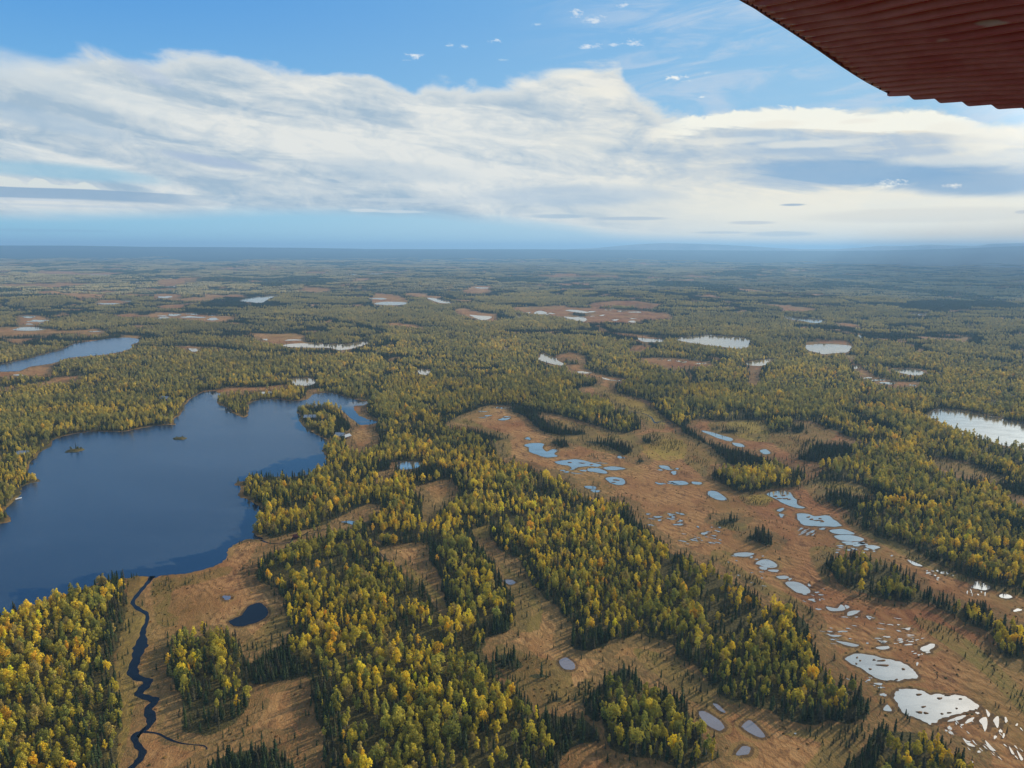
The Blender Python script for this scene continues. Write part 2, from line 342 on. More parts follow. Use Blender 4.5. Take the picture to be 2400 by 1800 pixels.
# small ovals: tile x,y half-width half-height
OVALS = """G 655,262,55,3 G 1355,172,85,4 G 1355,125,40,2 G 990,283,30,3 G 910,352,40,4 G 555,370,50,4 G 1110,337,30,3 G 700,448,60,5 G 1070,405,40,7 G 820,428,40,5 G 1720,340,22,3 G 180,532,50,7 G 240,558,50,5 G 190,580,20,4 G 610,628,35,3 G 1130,520,50,6 G 1250,535,70,5 G 1380,548,40,7 G 1720,680,18,4 G 1900,683,45,5 G 120,910,30,5
H 240,415,50,5 H 220,252,50,4 H 1095,272,18,3 H 1670,250,15,2 H 80,258,30,3 H 740,220,20,2 H 1435,463,25,4 H 1820,495,30,4 H 1725,488,22,3 H 1905,502,35,4 H 1775,553,20,5 H 1885,564,28,5 H 2125,540,10,3 H 1208,467,10,3 H 910,345,50,4 H 1570,893,42,7 H 2072,806,15,4 H 2125,813,12,4 H 2190,820,15,4
I 1750,528,60,4 I 1130,858,25,9 I 1200,928,25,5 I 1275,942,42,6 I 1330,962,45,8 I 1490,975,25,4 I 1605,188,32,4 I 1582,228,30,3 I 1625,250,16,2 I 2090,247,25,4 I 2150,262,20,3 I 510,170,18,3 I 1880,228,30,2 I 1370,180,50,2 I 120,835,30,4 I 10,825,15,4
E 1645,970,25,10 E 1810,752,22,8 E 2155,852,20,10 E 2150,1140,14,5 E 2185,1188,28,6 E 1210,630,14,9 F 640,1130,14,10 F 140,1245,20,8 F 905,1215,20,6
A 1470,555,32,12 C 1300,1185,20,10 C 1270,1115,24,8 C 1283,1138,14,6 C 1520,985,8,10 C 2170,637,26,9 C 2095,1350,10,16 C 1910,1303,12,7 C 1730,1400,13,12 C 640,20,14,10 C 445,293,12,5 C 480,307,9,4 C 695,436,10,8 C 820,475,10,8 C 870,522,12,5 C 895,538,16,4 C 835,568,26,5 C 880,630,18,5 C 1065,615,16,10 C 955,775,18,4 C 1035,775,28,5 C 1325,810,22,5 C 1300,840,26,6 C 1410,825,18,5 C 1415,845,16,4 C 1475,798,22,4 C 1480,840,16,4 C 1465,860,24,5 C 1590,910,14,5 C 1590,395,14,5 C 1690,393,24,6 C 1750,412,7,4 C 1655,428,9,4 C 1650,382,8,5 C 1355,283,8,4 C 1740,1433,12,8 C 1708,1417,8,6 C 1810,1380,10,6 C 2060,1420,10,12 C 2165,1380,8,8 C 1920,1555,14,6 C 2080,1450,8,14 C 1850,1490,12,6 C 1205,1090,14,5 C 730,1436,6,5 C 2025,1460,9,12 C 1240,255,8,4 C 1085,207,34,7 C 1130,216,34,6 C 1160,203,26,6 C 1190,243,18,5 C 790,533,14,5""".split()
STREAMS = {
'stream': ("A", "990,415,34 960,455,30 930,490,28 885,545,26 860,590,26 900,630,28 950,660,24 952,710,24 930,760,30 925,800,40 915,860,84 900,900,66 880,960,60 860,1030,60 890,1075,50 960,1095,56 930,1140,60 900,1180,52 960,1205,46 1005,1225,52 960,1280,55 980,1330,56 970,1380,40 910,1430,46 870,1450,36 890,1510,42 925,1555,40 900,1610,46 850,1660,46 800,1720,46 760,1800,50 740,2100,60"),
'side_stream': ("A", "930,1425,16 1020,1435,14 1090,1470,18 1180,1500,9 1320,1515,9 1340,1540,8"),
'creek': ("D", "1690,1288,14 1760,1310,9 1880,1300,9 1900,1270,9 1960,1258,9 2010,1232,9 2100,1222,8"),
'forest_creek': ("E", "1840,450,7 1900,460,7 1960,470,5 2005,490,8 2035,530,14 2070,520,6 2130,530,5"),
'edge_creek': ("B", "180,190,6 220,215,6 270,290,6 340,320,6"),
}
BOGS = """A 800,440 830,425 960,420 1010,430 1180,400 1380,350 1465,300 1470,250 1540,200 1610,175 1700,190 1740,215 1700,290 1650,350 1640,400 1750,470 1800,540 1840,600 1860,700 1870,780 1800,840 1750,880 1620,960 1640,1090 1700,1110 1900,1050 2000,1100 2030,1200 2060,1350 2090,1500 2100,1700 2080,2300 500,2300 680,1900 760,1659 780,1500 790,1300 770,1100 770,900 800,700 825,560
D 1690,1280 1800,1270 1950,1230 2100,1190 2212,1130 E 60,1100 150,1065 240,1060 250,1090 200,1120 120,1150 90,1190 0,1195 D 2100,1230 1980,1260 1850,1325 1740,1330
E 450,940 560,915 680,900 750,930 760,980 700,1040 640,1090 590,1150 540,1160 520,1080 540,1020 480,960
E 240,850 300,800 340,780 350,800 340,850 300,880 230,890
B 230,240 350,215 520,190 560,240 590,320 620,430 690,560 700,620 670,640 600,560 520,460 460,400 350,320 270,280
B 850,80 900,100 960,80 960,130 1000,210 1130,300 1200,400 1260,490 1320,580 1420,660 1500,740 1480,840 1560,880 1700,840 1900,800 2100,850 C 0,970 100,1010 250,1190 380,1250 560,1300 740,1360 850,1340 1000,1360 1180,1370 1240,1390 1180,1500 1080,1600 1000,1700 900,2300 B 1400,2300 1380,1659 1320,1500 1300,1300 1200,1200 1130,1110 1020,1040 990,960 930,880 920,830 1000,790 1100,740 1130,620 1110,540 1080,470 1030,400 960,280 870,180
E 700,510 850,455 960,415 1090,420 1240,455 1420,480 1640,545 1780,590 1940,565 1930,500 1880,440 1780,420 1700,360 1560,330 1540,300 1640,290 1680,240 1760,270 1800,330 1930,370 2020,400 2030,440 2200,560 F 40,525 120,505 300,515 540,510 720,510 860,530 1000,590 1080,625 1190,645 1100,660 860,655 850,690 750,730 760,760 940,790 910,815 820,900 960,910 1100,920 1260,980 1240,1000 1130,990 1000,960 910,975 940,1050 1080,1110 1180,1230 1380,1300 1560,1400 1750,1490 2000,1570 2212,1620 2600,1760 2800,2100 2800,3400 1960,3400 C 1900,1659 1750,1510 1600,1430 1480,1380 1300,1360 1230,1380 1215,1270 1190,1190 1120,1090 1060,1070 960,1070 930,990 880,910 840,810 820,710 700,610 540,580 430,490 300,410 200,360 100,310 20,270 B 2212,300 2100,210 2000,110 1900,20 E 1900,1110 1830,1030 1700,1010 1500,950 1420,880 1280,830 1170,790 1020,740 990,650 900,610 830,560 690,550
D -200,200 0,200 90,190 180,170 240,155 330,165 360,190 300,220 180,227 100,220 0,235 -200,240
D 290,260 340,238 440,228 560,228 480,248 380,265 200,290 0,315 0,300 150,284
D 1290,322 1400,312 1480,297 1600,300 1760,290 1860,275 1860,295 1760,315 1600,325 1500,330 1400,335
D 1990,315 2080,308 2120,322 2050,338 2000,372 1950,387 1980,352
E 0,455 60,495 130,535 240,535 215,565 255,640 180,690 60,690 20,610 70,560 30,510
E 80,425 170,405 165,460 260,515 200,512 100,465
H 1390,780 1480,763 1570,782 1580,830 1570,862 1640,895 1700,912 1840,937 1840,957 1740,952 1640,922 1520,892 1450,855 1400,802
H 1920,805 2050,795 2212,805 2350,845 2230,862 2120,862 2000,833
H 1120,468 1280,468 1400,458 1500,473 1700,478 1850,488 2000,498 2130,523 2140,547 2060,552 1960,547 1900,572 1750,572 1600,582 1540,567 1440,537 1350,522 1240,517 1140,492
H 740,485 800,475 900,505 1000,515 1010,562 900,562 800,527 740,505
H 200,402 250,377 400,402 430,437 380,460 220,457
H 420,378 550,383 540,393 430,393
H 550,408 700,433 720,447 620,445
H 290,570 440,578 560,603 330,588
H 1880,725 1970,723 1960,748 1880,753
H 800,352 860,332 1000,337 960,377 800,377
G 740,523 900,508 1100,503 1300,518 1540,533 1500,547 1400,567 1200,552 1000,537 800,532
G -50,603 60,598 250,603 420,623 640,608 680,632 600,652 400,642 200,652 -50,652
G 120,523 300,528 300,562 200,592 120,582
G 620,432 700,422 850,427 800,447 640,457
G 1020,382 1170,387 1160,407 1010,412
G 1000,312 1150,292 1330,287 1250,312 1100,332
G 1650,652 1850,642 1970,652 1980,692 2100,702 1960,707 1840,712 1700,692
G 1140,717 1300,732 1280,757 1200,742
G 860,587 1030,592 900,602
G 0,322 180,318 340,322 200,334 0,336
G 560,372 700,366 820,374 700,380
G 130,246 420,240 520,250 300,258
I 430,852 510,852 500,902 480,967 430,962 440,902
I 800,702 900,692 1080,692 1090,722 930,707 800,722
I 1040,782 1130,782 1110,822 1200,882 1250,922 1400,952 1530,952 1530,977 1400,987 1250,952 1170,922 1120,882 1100,822
I 1340,862 1560,872 1580,892 1340,882
I 960,572 1110,577 1160,602 1100,602
I 1400,682 1470,687 1400,697
I -50,812 100,822 230,842 100,852 -50,832
F 1600,755 1750,765 1950,825 2110,895 2000,905 1850,875 1700,825
F 2100,965 2212,985 2400,1010 2400,1090 2212,1070 2120,1015""".split('\n')
FORESTS = """A 1130,830 1250,805 1400,805 1540,835 1560,880 1600,960 1630,1050 1620,1150 1650,1200 1560,1330 1440,1430 1330,1470 1230,1430 1170,1350 1170,1200 1090,1060 1090,980 1130,880
B 1660,1190 1760,1130 1850,1120 1960,1160 2060,1200 2212,1240 C 60,1340 150,1490 260,1610 B 2212,1640 2100,1590 1800,1540 1700,1480 1700,1400 1680,1300
F 190,880 170,850 200,830 330,815 500,815 620,805 780,825 790,900 740,940 540,960 390,990 300,945 220,905
F 545,530 620,520 715,535 705,575 640,590 555,572
F 460,1250 520,1240 560,1270 580,1300 540,1315 490,1290
C 985,330 1060,300 1150,310 1290,330 1410,390 1510,450 1530,500 1630,550 1600,580 1420,580 1260,560 1100,510 1010,460 975,390
C 1740,640 1850,620 1960,630 2000,690 2080,740 2212,780 2400,870 2400,1100 2212,970 2080,940 2030,840 1950,770 1820,710
C 1310,1480 1350,1430 1520,1430 1560,1480 1640,1500 1750,1570 1850,1650 1880,1720 1960,2300 1200,2300 1250,1659
H 1435,815 1470,800 1530,818 1520,838 1450,838
A 1480,1660 1560,1620 1640,1640 1680,1720 1600,1800 1480,1760
E 1240,1400 1320,1340 1290,1330 1230,1350""".split('\n')
SPRUCE = """A 1320,1640 1440,1550 1600,1510 1750,1520 1850,1570 1930,1650 1960,1780 1960,2200 1250,2200 1260,1700
A 1560,900 1620,950 1750,890 1880,920 1980,1000 1960,1060 1850,1080 1700,1110 1620,1090
B 990,910 1100,900 1180,970 1100,1030 1010,1010
B 1200,1050 1250,1020 1370,1040 1290,1095 1220,1090
B 1350,1180 1420,1165 1420,1200 1360,1210
B 1290,1280 1400,1290 1560,1300 1660,1400 1680,1500 1480,1540 1400,1640 1380,1750 1330,1560
B 1580,1180 1680,1100 1760,1020 1830,980 1930,1050 1960,1130 2050,1110 2212,1200 C 60,1350 20,1400 B 2050,1250 1960,1160 1850,1130 1740,1140 1660,1200 1680,1320 1640,1330 1560,1240
B 1480,860 1560,800 1700,780 1720,840 1560,890
F 0,535 60,570 200,660 420,710 640,780 780,815 780,835 620,810 400,800 300,790 200,700 40,610 0,580
F 225,575 300,560 380,572 360,588 240,592
F 465,610 530,608 520,630 475,630
F 215,1160 260,1135 370,1130 370,1152 300,1175 220,1175
F 410,1255 460,1235 550,1260 590,1300 540,1325 440,1290
F 720,545 790,540 780,590 720,590
C 905,310 1000,285 990,340 980,400 940,370
C 1600,545 1720,570 1830,610 1960,620 2000,680 1820,640 1740,660 1700,650 1600,590
C 1190,1520 1260,1430 1400,1430 1320,1480 1250,1700 1150,2300 950,2300 1010,1690 1100,1620
C 1500,1440 1640,1470 1750,1550 1700,1560 1560,1480
E 790,590 850,570 950,590 1080,625 1000,645 930,645 850,625
E 1100,430 1230,440 1300,490 1400,550 1560,570 1600,600 1500,612 1380,602 1280,572 1210,505 1120,455
E 1350,640 1440,630 1480,675 1430,690 1360,660
E 1580,635 1700,635 1850,665 1890,705 1830,738 1780,705 1700,675 1600,655
E 1900,760 1960,752 1950,780 1910,780
E 1640,745 1690,740 1690,752
E 1945,615 2000,625 2000,660 1950,650
E 1555,910 1600,905 1600,922
E 1665,952 1705,945 1700,962
E 980,745 1170,785 1280,830 1430,875 1500,945 1420,880 1280,840 1170,800 1020,750
H 1010,520 1130,543 1120,556 1020,550
H 1500,505 1570,512 1600,525 1510,525
G 900,510 980,510 970,520 910,520
F 840,665 1070,680 1080,790 950,750 850,720
F 760,750 860,735 940,760 900,785 780,775
F 930,965 1080,970 1130,1010 1240,1040 1200,1080 1080,1090 960,1040
F 1240,980 1400,1010 1540,1060 1700,1050 1760,1070 1700,1090 1540,1080 1400,1060 1260,1020
F 1830,880 1950,900 2150,940 2250,960 2200,995 2050,965 1880,925
F 2000,1130 2212,1200 2400,1250 2400,1330 2212,1250 2050,1180
F 1100,500 1240,520 1400,580 1400,600 1240,560
D 2000,450 2100,450 2180,490 2212,540 2212,600 2150,600 2180,540 2100,480 1950,490
E 0,500 70,540 60,570 0,600
D 1590,840 1640,835 1740,870 1760,890 1640,900 1600,880
E 230,800 300,790 330,830 250,840
E 350,830 520,830 700,850 760,900 640,890 450,905 380,870
B 550,200 620,180 640,260 620,420 720,560 700,640 640,480 600,360
B 780,100 880,180 960,280 1040,420 1090,520 1110,640 1090,740 1040,720 1060,600 1020,470 940,350 860,250 790,170
B 940,720 1080,720 1090,750 1000,790 920,800 880,760
B 1800,30 1880,40 2000,120 2100,220 2212,300 2212,350 2100,280 1980,190 1850,100
C -30,250 100,320 200,365 300,420 430,500 540,590 700,620 815,710 840,810 880,910 920,980 880,960 800,860 760,740 640,640 480,570 330,470 200,400 60,350 -30,300
C 1090,1090 1180,1180 1215,1290 1200,1360 1170,1330 1160,1220 1080,1130
C 700,1340 860,1300 1000,1330 1180,1330 1150,1380 1000,1370 800,1370
D 0,0 1,0 1,1""".split('\n')[:-1]
SCRUB = """A 1000,430 1200,420 1480,350 1480,400 1300,460 1130,500 1100,600 1060,680 1000,640 980,560
A 1000,640 1140,670 1150,730 1040,740
A 1570,860 1850,640 1860,780 1700,900
B 1040,330 1280,560 1280,760 1100,760 1130,620 1060,440
B 1000,860 1200,920 1450,1000 1500,1200 1300,1280 1120,1150
B 1480,1180 1600,1080 1640,1120 1560,1250
B 1900,880 2212,960 C 0,1000 120,1080 240,1280 100,1240 B 2212,1200 2050,1060 1960,1000
C 650,1440 1000,1380 1180,1400 1100,1600 900,1700 750,1700 900,1500
C 860,220 1000,240 960,320 940,480 860,360 820,260
C 1500,680 1700,740 1900,860 2050,1000 2212,1160 2400,1400 2400,1500 2100,1200 1900,1000 1700,860 1560,760
C 0,1020 200,1130 380,1230 300,1240 120,1140 0,1100
C 200,300 500,520 700,600 820,700 840,640 700,540 480,420 300,320
E 620,500 850,550 980,640 1000,740 1100,740 1080,620 900,540 800,500
E 1380,500 1640,560 1900,600 1940,740 1700,720 1480,660 1350,600
E 1640,270 1800,330 1930,380 2020,440 2100,560 2000,560 1900,480 1740,400 1640,320
E 1960,600 2212,600 2212,720 2100,740 1980,680
F 0,600 200,700 400,780 180,800 150,880 60,820 0,760
F 180,520 540,510 720,520 860,540 1000,600 900,650 640,660 400,640 220,600
F 600,640 900,640 860,720 760,740 640,700
F 180,1170 400,1180 400,1230 300,1220
F 370,1000 540,960 560,1060 420,1060
F 780,900 960,910 1240,1000 1000,970 900,1060 800,960
F 1600,750 1950,820 2110,890 2212,960 1900,880 1700,830
F 1080,1120 1380,1300 1750,1500 2212,1620 2212,1660 1700,1520 1300,1320 1060,1180
F 200,1350 330,1380 260,1430 180,1420""".split('\n')
GRASSY = """A 770,560 850,560 950,640 950,720 900,800 860,900 840,1000 850,1090 900,1150 860,1300 830,1450 790,1600 740,1659 720,1300 760,900
A 480,480 660,500 640,560 480,530
A 830,425 960,415 900,520 840,560
E 820,400 950,360 1060,310 1060,330 960,380 840,410 600,440 450,440
E 1700,330 2030,430 2100,540 1900,480 1760,420
F 880,900 1100,910 1270,980 1130,1000 960,960
F 440,1000 560,990 600,1020 500,1060 440,1040
F 300,520 540,520 540,650 320,600
B 850,90 950,90 960,160 870,160
B 400,330 560,450 690,620 640,600 480,440
E 1950,650 2212,640 2212,760 2000,760
D 190,680 330,690 250,760 190,810 180,740
D 60,1000 170,900 250,905 140,960 130,1000 30,1100
I 1040,780 1130,780 1110,880 1190,900 1130,900 1100,820""".split('\n')

# ---- the survey sheet: class of land at every surveyed spot
U0, V0, UN, VN = -400, 570, 3200, 1500
def fill(mask, pts, val):
    x = pts[:, 0]-U0; y = pts[:, 1]-V0; n = len(x)
    r0 = max(0, int(math.floor(y.min()))); r1 = min(VN-1, int(math.ceil(y.max())))
    x2, y2 = np.roll(x, -1), np.roll(y, -1)
    for r in range(r0, r1+1):
        yy = r+0.5; c = ((y <= yy) & (y2 > yy)) | ((y2 <= yy) & (y > yy))
        if not c.any(): continue
        xs = np.sort(x[c]+(yy-y[c])/(y2[c]-y[c])*(x2[c]-x[c]))
        for k in range(0, len(xs)-1, 2):
            a, b = max(0, int(round(xs[k]))), min(UN, int(round(xs[k+1])))
            if b > a: mask[r, a:b] = val
def oval(t, x, y, a, b, n=14, wob=0.22):
    o = TILES[t]; ph = RNG.uniform(0, 6.28, 3); th = np.linspace(0, 2*np.pi, n, endpoint=False)
    rr = 1+wob*np.sin(2*th+ph[0])+wob*0.7*np.sin(3*th+ph[1])+wob*.5*np.sin(5*th+ph[2])
    return np.stack([o[0]+(x+a*rr*np.cos(th))/2.765, o[1]+(y+b*rr*np.sin(th))/2.765], 1)
def ribbon(t, s):
    o = TILES[t]; a = np.array([[float(q) for q in w.split(',')] for w in s.split()])
    a = smooth(a, 4, False); p = a[:, :2]; w = a[:, 2]*0.5
    gx, gy = ground_at(o[0]+p[:, 0]/2.765, o[1]+p[:, 1]/2.765); g = np.stack([gx, gy], 1)
    ppm = F_PX/np.hypot(np.hypot(gx, gy), CAM_H)*2.765            # tile pixels per metre there
    wm = w/ppm*.84; wm = wm*(1+0.16*np.sin(np.arange(len(wm))*1.7)+0.1*np.sin(np.arange(len(wm))*0.6+1))
    d = np.gradient(g, axis=0); d /= np.linalg.norm(d, axis=1, keepdims=True); nrm = np.stack([-d[:, 1], d[:, 0]], 1)
    return np.concatenate([g+nrm*wm[:, None], (g-nrm*wm[:, None])[::-1]])
WATER = []                                         # (name, ground outline)
def g_of(p): x, y = ground_at(p[:, 0], p[:, 1]); return np.stack([x, y], 1)
def px_of(g): u, v = to_px(g[:, 0], g[:, 1]); return np.stack([u, v], 1)
def jag(g, amp, seed):
    n = len(g); r = np.random.default_rng(seed); nx = np.roll(g, -1, 0)-np.roll(g, 1, 0)
    nn = np.stack([-nx[:, 1], nx[:, 0]], 1)/np.maximum(np.linalg.norm(nx, axis=1, keepdims=True), 1e-6)
    w = r.normal(0, 1, n); w = w+0.6*np.roll(w, 1)
    return g+nn*(w*amp)[:, None]
for i, (k, s) in enumerate(LAKES.items()):
    WATER.append(('lake', jag(smooth(g_of(poly(s)), 5), 0.55, i), k))
for i, s in enumerate(PONDS):
    p = poly(s); g = smooth(g_of(p), 5); size = np.ptp(g[:, 0])
    WATER.append(('pond', jag(g, min(0.9, size*0.008), 50+i), 'pond'))
for i, w in enumerate(OVALS):
    if w in TILES: t = w; continue
    a = [float(q) for q in w.split(',')]; WATER.append(('pond', smooth(g_of(oval(t, *a)), 2), 'small'))
for k, (t, s) in STREAMS.items(): WATER.append((k, ribbon(t, s), k))

# strings of little flark pools in the wet parts of the big bog
def pool_zone(t, x0, y0, x1, y1, n, seed, lx, ly, slope=0.0):
    r = np.random.default_rng(seed)
    for k in range(n):
        x, y = r.uniform(x0, x1), r.uniform(y0, y1)
        a, b = lx*r.uniform(0.5, 1.5), ly*r.uniform(0.5, 1.4)
        o = oval(t, x, y, a, b, 10, 0.3); o[:, 1] += (o[:, 0]-o[:, 0].mean())*slope
        g = smooth(g_of(o), 2); c = px_of(g).mean(0)
        WATER.append(('pond', g, 'flark'))
pool_zone('C', 880, 680, 1500, 860, 26, 1, 17, 2.6, .12)
pool_zone('C', 1720, 1340, 2212, 1640, 24, 2, 10, 4, .9)
pool_zone('C', 1000, 205, 1260, 265, 10, 3, 16, 4, .1)
pool_zone('C', 720, 100, 850, 150, 12, 4, 14, 4, -.5)
pool_zone('C', 780, 500, 940, 580, 8, 5, 10, 3, .3)
pool_zone('C', 1060, 1060, 1300, 1180, 8, 6, 9, 3, .4)
pool_zone('C', 1840, 500, 1960, 540, 7, 7, 4, 8, .1)
pool_zone('C', 1580, 370, 1800, 440, 8, 8, 8, 3, .1)
pool_zone('C', 0, 90, 260, 210, 18, 9, 14, 3, .2)
pool_zone('E', 1390, 770, 1700, 860, 12, 10, 22, 3, .1)
pool_zone('E', 1980, 1100, 2212, 1200, 12, 11, 18, 4, .1)
pool_zone('E', 2050, 800, 2212, 930, 10, 12, 18, 4, .2)
pool_zone('E', 900, 420, 1100, 500, 8, 13, 18, 3, .0)
pool_zone('C', 280, 280, 640, 480, 14, 14, 10, 2.5, .1)
pool_zone('C', 1440, 800, 1640, 930, 10, 15, 9, 3, -.2)
pool_zone('G', 1000, 512, 1400, 552, 8, 16, 30, 3, 0)
pool_zone('H', 1200, 480, 1950, 560, 12, 17, 24, 3, 0)
pool_zone('G', 100, 525, 320, 580, 5, 18, 26, 3, 0)

CLS = np.zeros((VN, UN), np.uint8)                 # 0 forest, 1 bog, 2 spruce, 3 scrubby bog, 9 water
for s in BOGS: fill(CLS, smooth(poly(s), 3), 1)
SC = np.zeros((VN, UN), np.uint8); GR = np.zeros((VN, UN), np.uint8)
for s in SCRUB: fill(SC, smooth(poly(s), 3), 1)
for s in GRASSY: fill(GR, smooth(poly(s), 3), 1)
for s in FORESTS: fill(CLS, smooth(poly(s), 3), 0)
KEEP = np.zeros((VN, UN), np.uint8)          # small woods whose outline is already that of their foot
for q_ in (0, 1, 3, 4, 5, 6, 7): fill(KEEP, smooth(poly(FORESTS[q_]), 3), 1)
for s in SPRUCE: fill(CLS, smooth(poly(s), 3), 2)
WA = np.zeros((VN, UN), np.uint8)
for n, g, k in WATER: fill(WA, px_of(g), 1)
WA2 = np.zeros((VN, UN), np.uint8)
for n, g, k in WATER:
    if k not in ('main', 'right', 'stream', 'creek', 'side_stream'): fill(WA2, px_of(g), 1)

def hash2(ix, iy, seed):
    h = (ix.astype(np.int64)*374761393+iy.astype(np.int64)*668265263+seed*1442695041) & 0xffffffff
    h = ((h ^ (h >> 13))*1274126177) & 0xffffffff
    return ((h ^ (h >> 16)) & 0xffffff)/float(0xffffff)
def vnoise(x, y, seed=0):
    ix, iy = np.floor(x), np.floor(y); fx, fy = x-ix, y-iy
    fx = fx*fx*(3-2*fx); fy = fy*fy*(3-2*fy)
    a, b = hash2(ix, iy, seed), hash2(ix+1, iy, seed); c, d = hash2(ix, iy+1, seed), hash2(ix+1, iy+1, seed)
    return (a*(1-fx)+b*fx)*(1-fy)+(c*(1-fx)+d*fx)*fy
def fbm(x, y, o=4, seed=0):
    s = 0; a = 0.5; t = 0
    for k in range(o): s = s+a*vnoise(x, y, seed+k*17); t += a; a *= 0.5; x = x*2.03+5.1; y = y*2.03+1.7
    return s/t
def sheet(M, x, y):
    u, v = to_px(x, y); c = np.floor(u-U0).astype(int); r = np.floor(v-V0).astype(int)
    ok = (c >= 0) & (c < UN) & (r >= 0) & (r < VN) & (y > 1)
    return np.where(ok, M[np.clip(r, 0, VN-1), np.clip(c, 0, UN-1)], 0)
def land(x, y):
    """class of land at ground points: 0 forest 1 bog 2 spruce 9 water"""
    w = 3.2+0.010*np.clip(np.hypot(x, y)-900, 0, 5000); k_ = 14+0.012*np.clip(np.hypot(x, y)-900, 0, 1e5); k_ = np.where(k_ < 20, 14, np.where(k_ < 60, 34, 90)); x2 = x+(fbm(x/k_, y/k_, 3, 3)-.5)*2*w; y2 = y+(fbm(x/k_, y/k_, 3, 9)-.5)*2*w*1.6
    c = sheet(CLS, x2, y2).astype(int)
    r = np.hypot(x, y)
    # the unsurveyed far country: long bands of bog and dark spruce
    q = fbm(x/300+3+y/1400, y/420, 4, 21); q2 = fbm(x/330, y/420+7, 4, 41)
    f = np.clip((r-2600)/1800, 0, 1)
    lft = np.clip((2500-x)/4000, 0, 1)
    c = np.where((c == 0) & (q > 0.695-0.06*f*(lft-.2)) & (r > 2300), 1, c)
    c = np.where((c == 0) & (q2 > 0.63-0.05*f) & (r > 2500), 2, c)
    # narrow wet draws winding between the wooded swells
    q3 = np.abs(fbm(x/520+11, y/260+x/900, 3, 91)-0.5)
    dr = (r > 1000)*np.clip((r-1000)/500, 0, 1)
    c = np.where((c == 0) & (q3 < 0.030*dr), 2, c); c = np.where((c == 2) & (q3 < 0.010*dr), 1, c)
    q4 = np.abs(fbm(x/760+31-y/2600, y/330+5, 4, 131)-0.5); ff = np.clip((r-1800)/1500, 0, 1)
    c = np.where((c == 0) & (q4 < 0.040*ff), 2, c); c = np.where((c == 2) & (q4 < 0.013*ff), 1, c)
    c = np.where(sheet(WA, x, y) > 0, 9, c)
    return c
def near_water(x, y, d):
    m = np.zeros(x.shape, bool)
    for k in range(8): m |= sheet(WA, x+d*math.cos(k*.785), y+d*math.sin(k*.785)) > 0
    return m
def near_open(x, y, d):
    m = np.zeros(x.shape, bool)
    for k in range(8):
        a, b = x+d*math.cos(k*.785+.2), y+d*math.sin(k*.785+.2); m |= (land(a, b) == 1)
    return m
# gently rolling ground far off, level round every surveyed water
Wf = np.cumsum(np.cumsum(np.pad(WA[:, ::1].astype(np.float32), ((9, 8), (61, 60))), 0), 1)
WB = (Wf[17:, 121:]-Wf[:-17, 121:]-Wf[17:, :-121]+Wf[:-17, :-121])
WB = np.clip(WB/60.0, 0, 1)
def sheetf(M, x, y):
    u, v = to_px(x, y); u = np.clip(u-U0, 0, M.shape[1]-2); v = np.clip(v-V0, 0, M.shape[0]-2)
    c = u.astype(int); r = v.astype(int); return M[r, c]
def height(x, y):
    r = np.hypot(x, y)
    a = np.clip((r-1300)/2200, 0, 1)*24+np.clip((r-8000)/9000, 0, 1)*26
    h = np.clip(fbm(x/620, y/520+3, 3, 77)-0.42, 0, 1)*2.4
    return a*h*(1-sheetf(WB, x, y))

def hides(x, y, h):
    """would a tree here stand in front of open ground or of a pond that the survey saw?"""
    u, v = to_px(x, y, h); c = np.clip(np.floor(u-U0).astype(int), 0, UN-1); r = np.clip(np.floor(v-V0).astype(int), 0, VN-1)
    return ((CLS[r, c] == 1) & (sheet(KEEP, x, y) == 0)) | (WA2[r, c] > 0)
# ------------------------------------------------------------------ materials of land and water
def mat(name):
    m = bpy.data.materials.new(name); m.use_nodes = True; t = NT(m.node_tree); t.n.clear()
    o = t.new('ShaderNodeOutputMaterial'); return m, t, o
def attr(t, name, kind='GEOMETRY'):
    nd = t.new('ShaderNodeAttribute', attribute_name=name, attribute_type=kind); return nd
def principled(t, o, col, rough=0.8, spec=0.2, bump=None, **kw):
    p = t.new('ShaderNodeBsdfPrincipled'); t.put(p.inputs['Base Color'], col); t.put(p.inputs['Roughness'], rough)
    t.put(p.inputs['Specular IOR Level'], spec)
    for k, v in kw.items(): t.put(p.inputs[k], v)
    if bump is not None:
        b = t.new('ShaderNodeBump'); t.put(b.inputs['Height'], bump[0]); b.inputs['Strength'].default_value = bump[1]; b.inputs['Distance'].default_value = bump[2]
        t.l.new(b.outputs[0], p.inputs['Normal'])
    t.l.new(p.outputs[0], o.inputs[0]); return p

m_ground, t, o = mat("bog_ground")
P = t.new('ShaderNodeNewGeometry').outputs['Position']
mp = t.new('ShaderNodeMapping'); t.put(mp.inputs[0], P); mp.inputs['Scale'].default_value = (0.9, 0.42, 1); mp.inputs['Rotation'].default_value = (0, 0, R(25)); V = mp.outputs[0]
bog = attr(t, 'bog').outputs['Fac']; gra = attr(t, 'grassy').outputs['Fac']; scr = attr(t, 'scrub').outputs['Fac']; sho = attr(t, 'shore').outputs['Fac']; edg = attr(t, 'margin').outputs['Fac']; spruce_shade = attr(t, 'spruce').outputs['Fac']
n1 = t.noise(P, 0.018, 5, 0.6); n2 = t.noise(V, 0.16, 5, 0.65, 0.8); n3 = t.noise(P, 0.9, 3, 0.6); n4 = t.noise(V, 0.045, 4, 0.6, 1.5)
BOG_RUST = (0.260, 0.115, 0.042); BOG_OCHRE = (0.430, 0.230, 0.082); BOG_DARK = (0.115, 0.050, 0.022); BOG_OLIVE = (0.19, 0.14, 0.036); GRASS = (0.33, 0.25, 0.036)
c = t.mix(t.mr(n1, 0.36, 0.62), BOG_RUST, BOG_OCHRE)
c = t.mix(t.mr(n2, 0.52, 0.66, 0, 0.8), c, BOG_DARK)
n5 = t.noise(V, 0.55, 4, 0.7, 1.2)
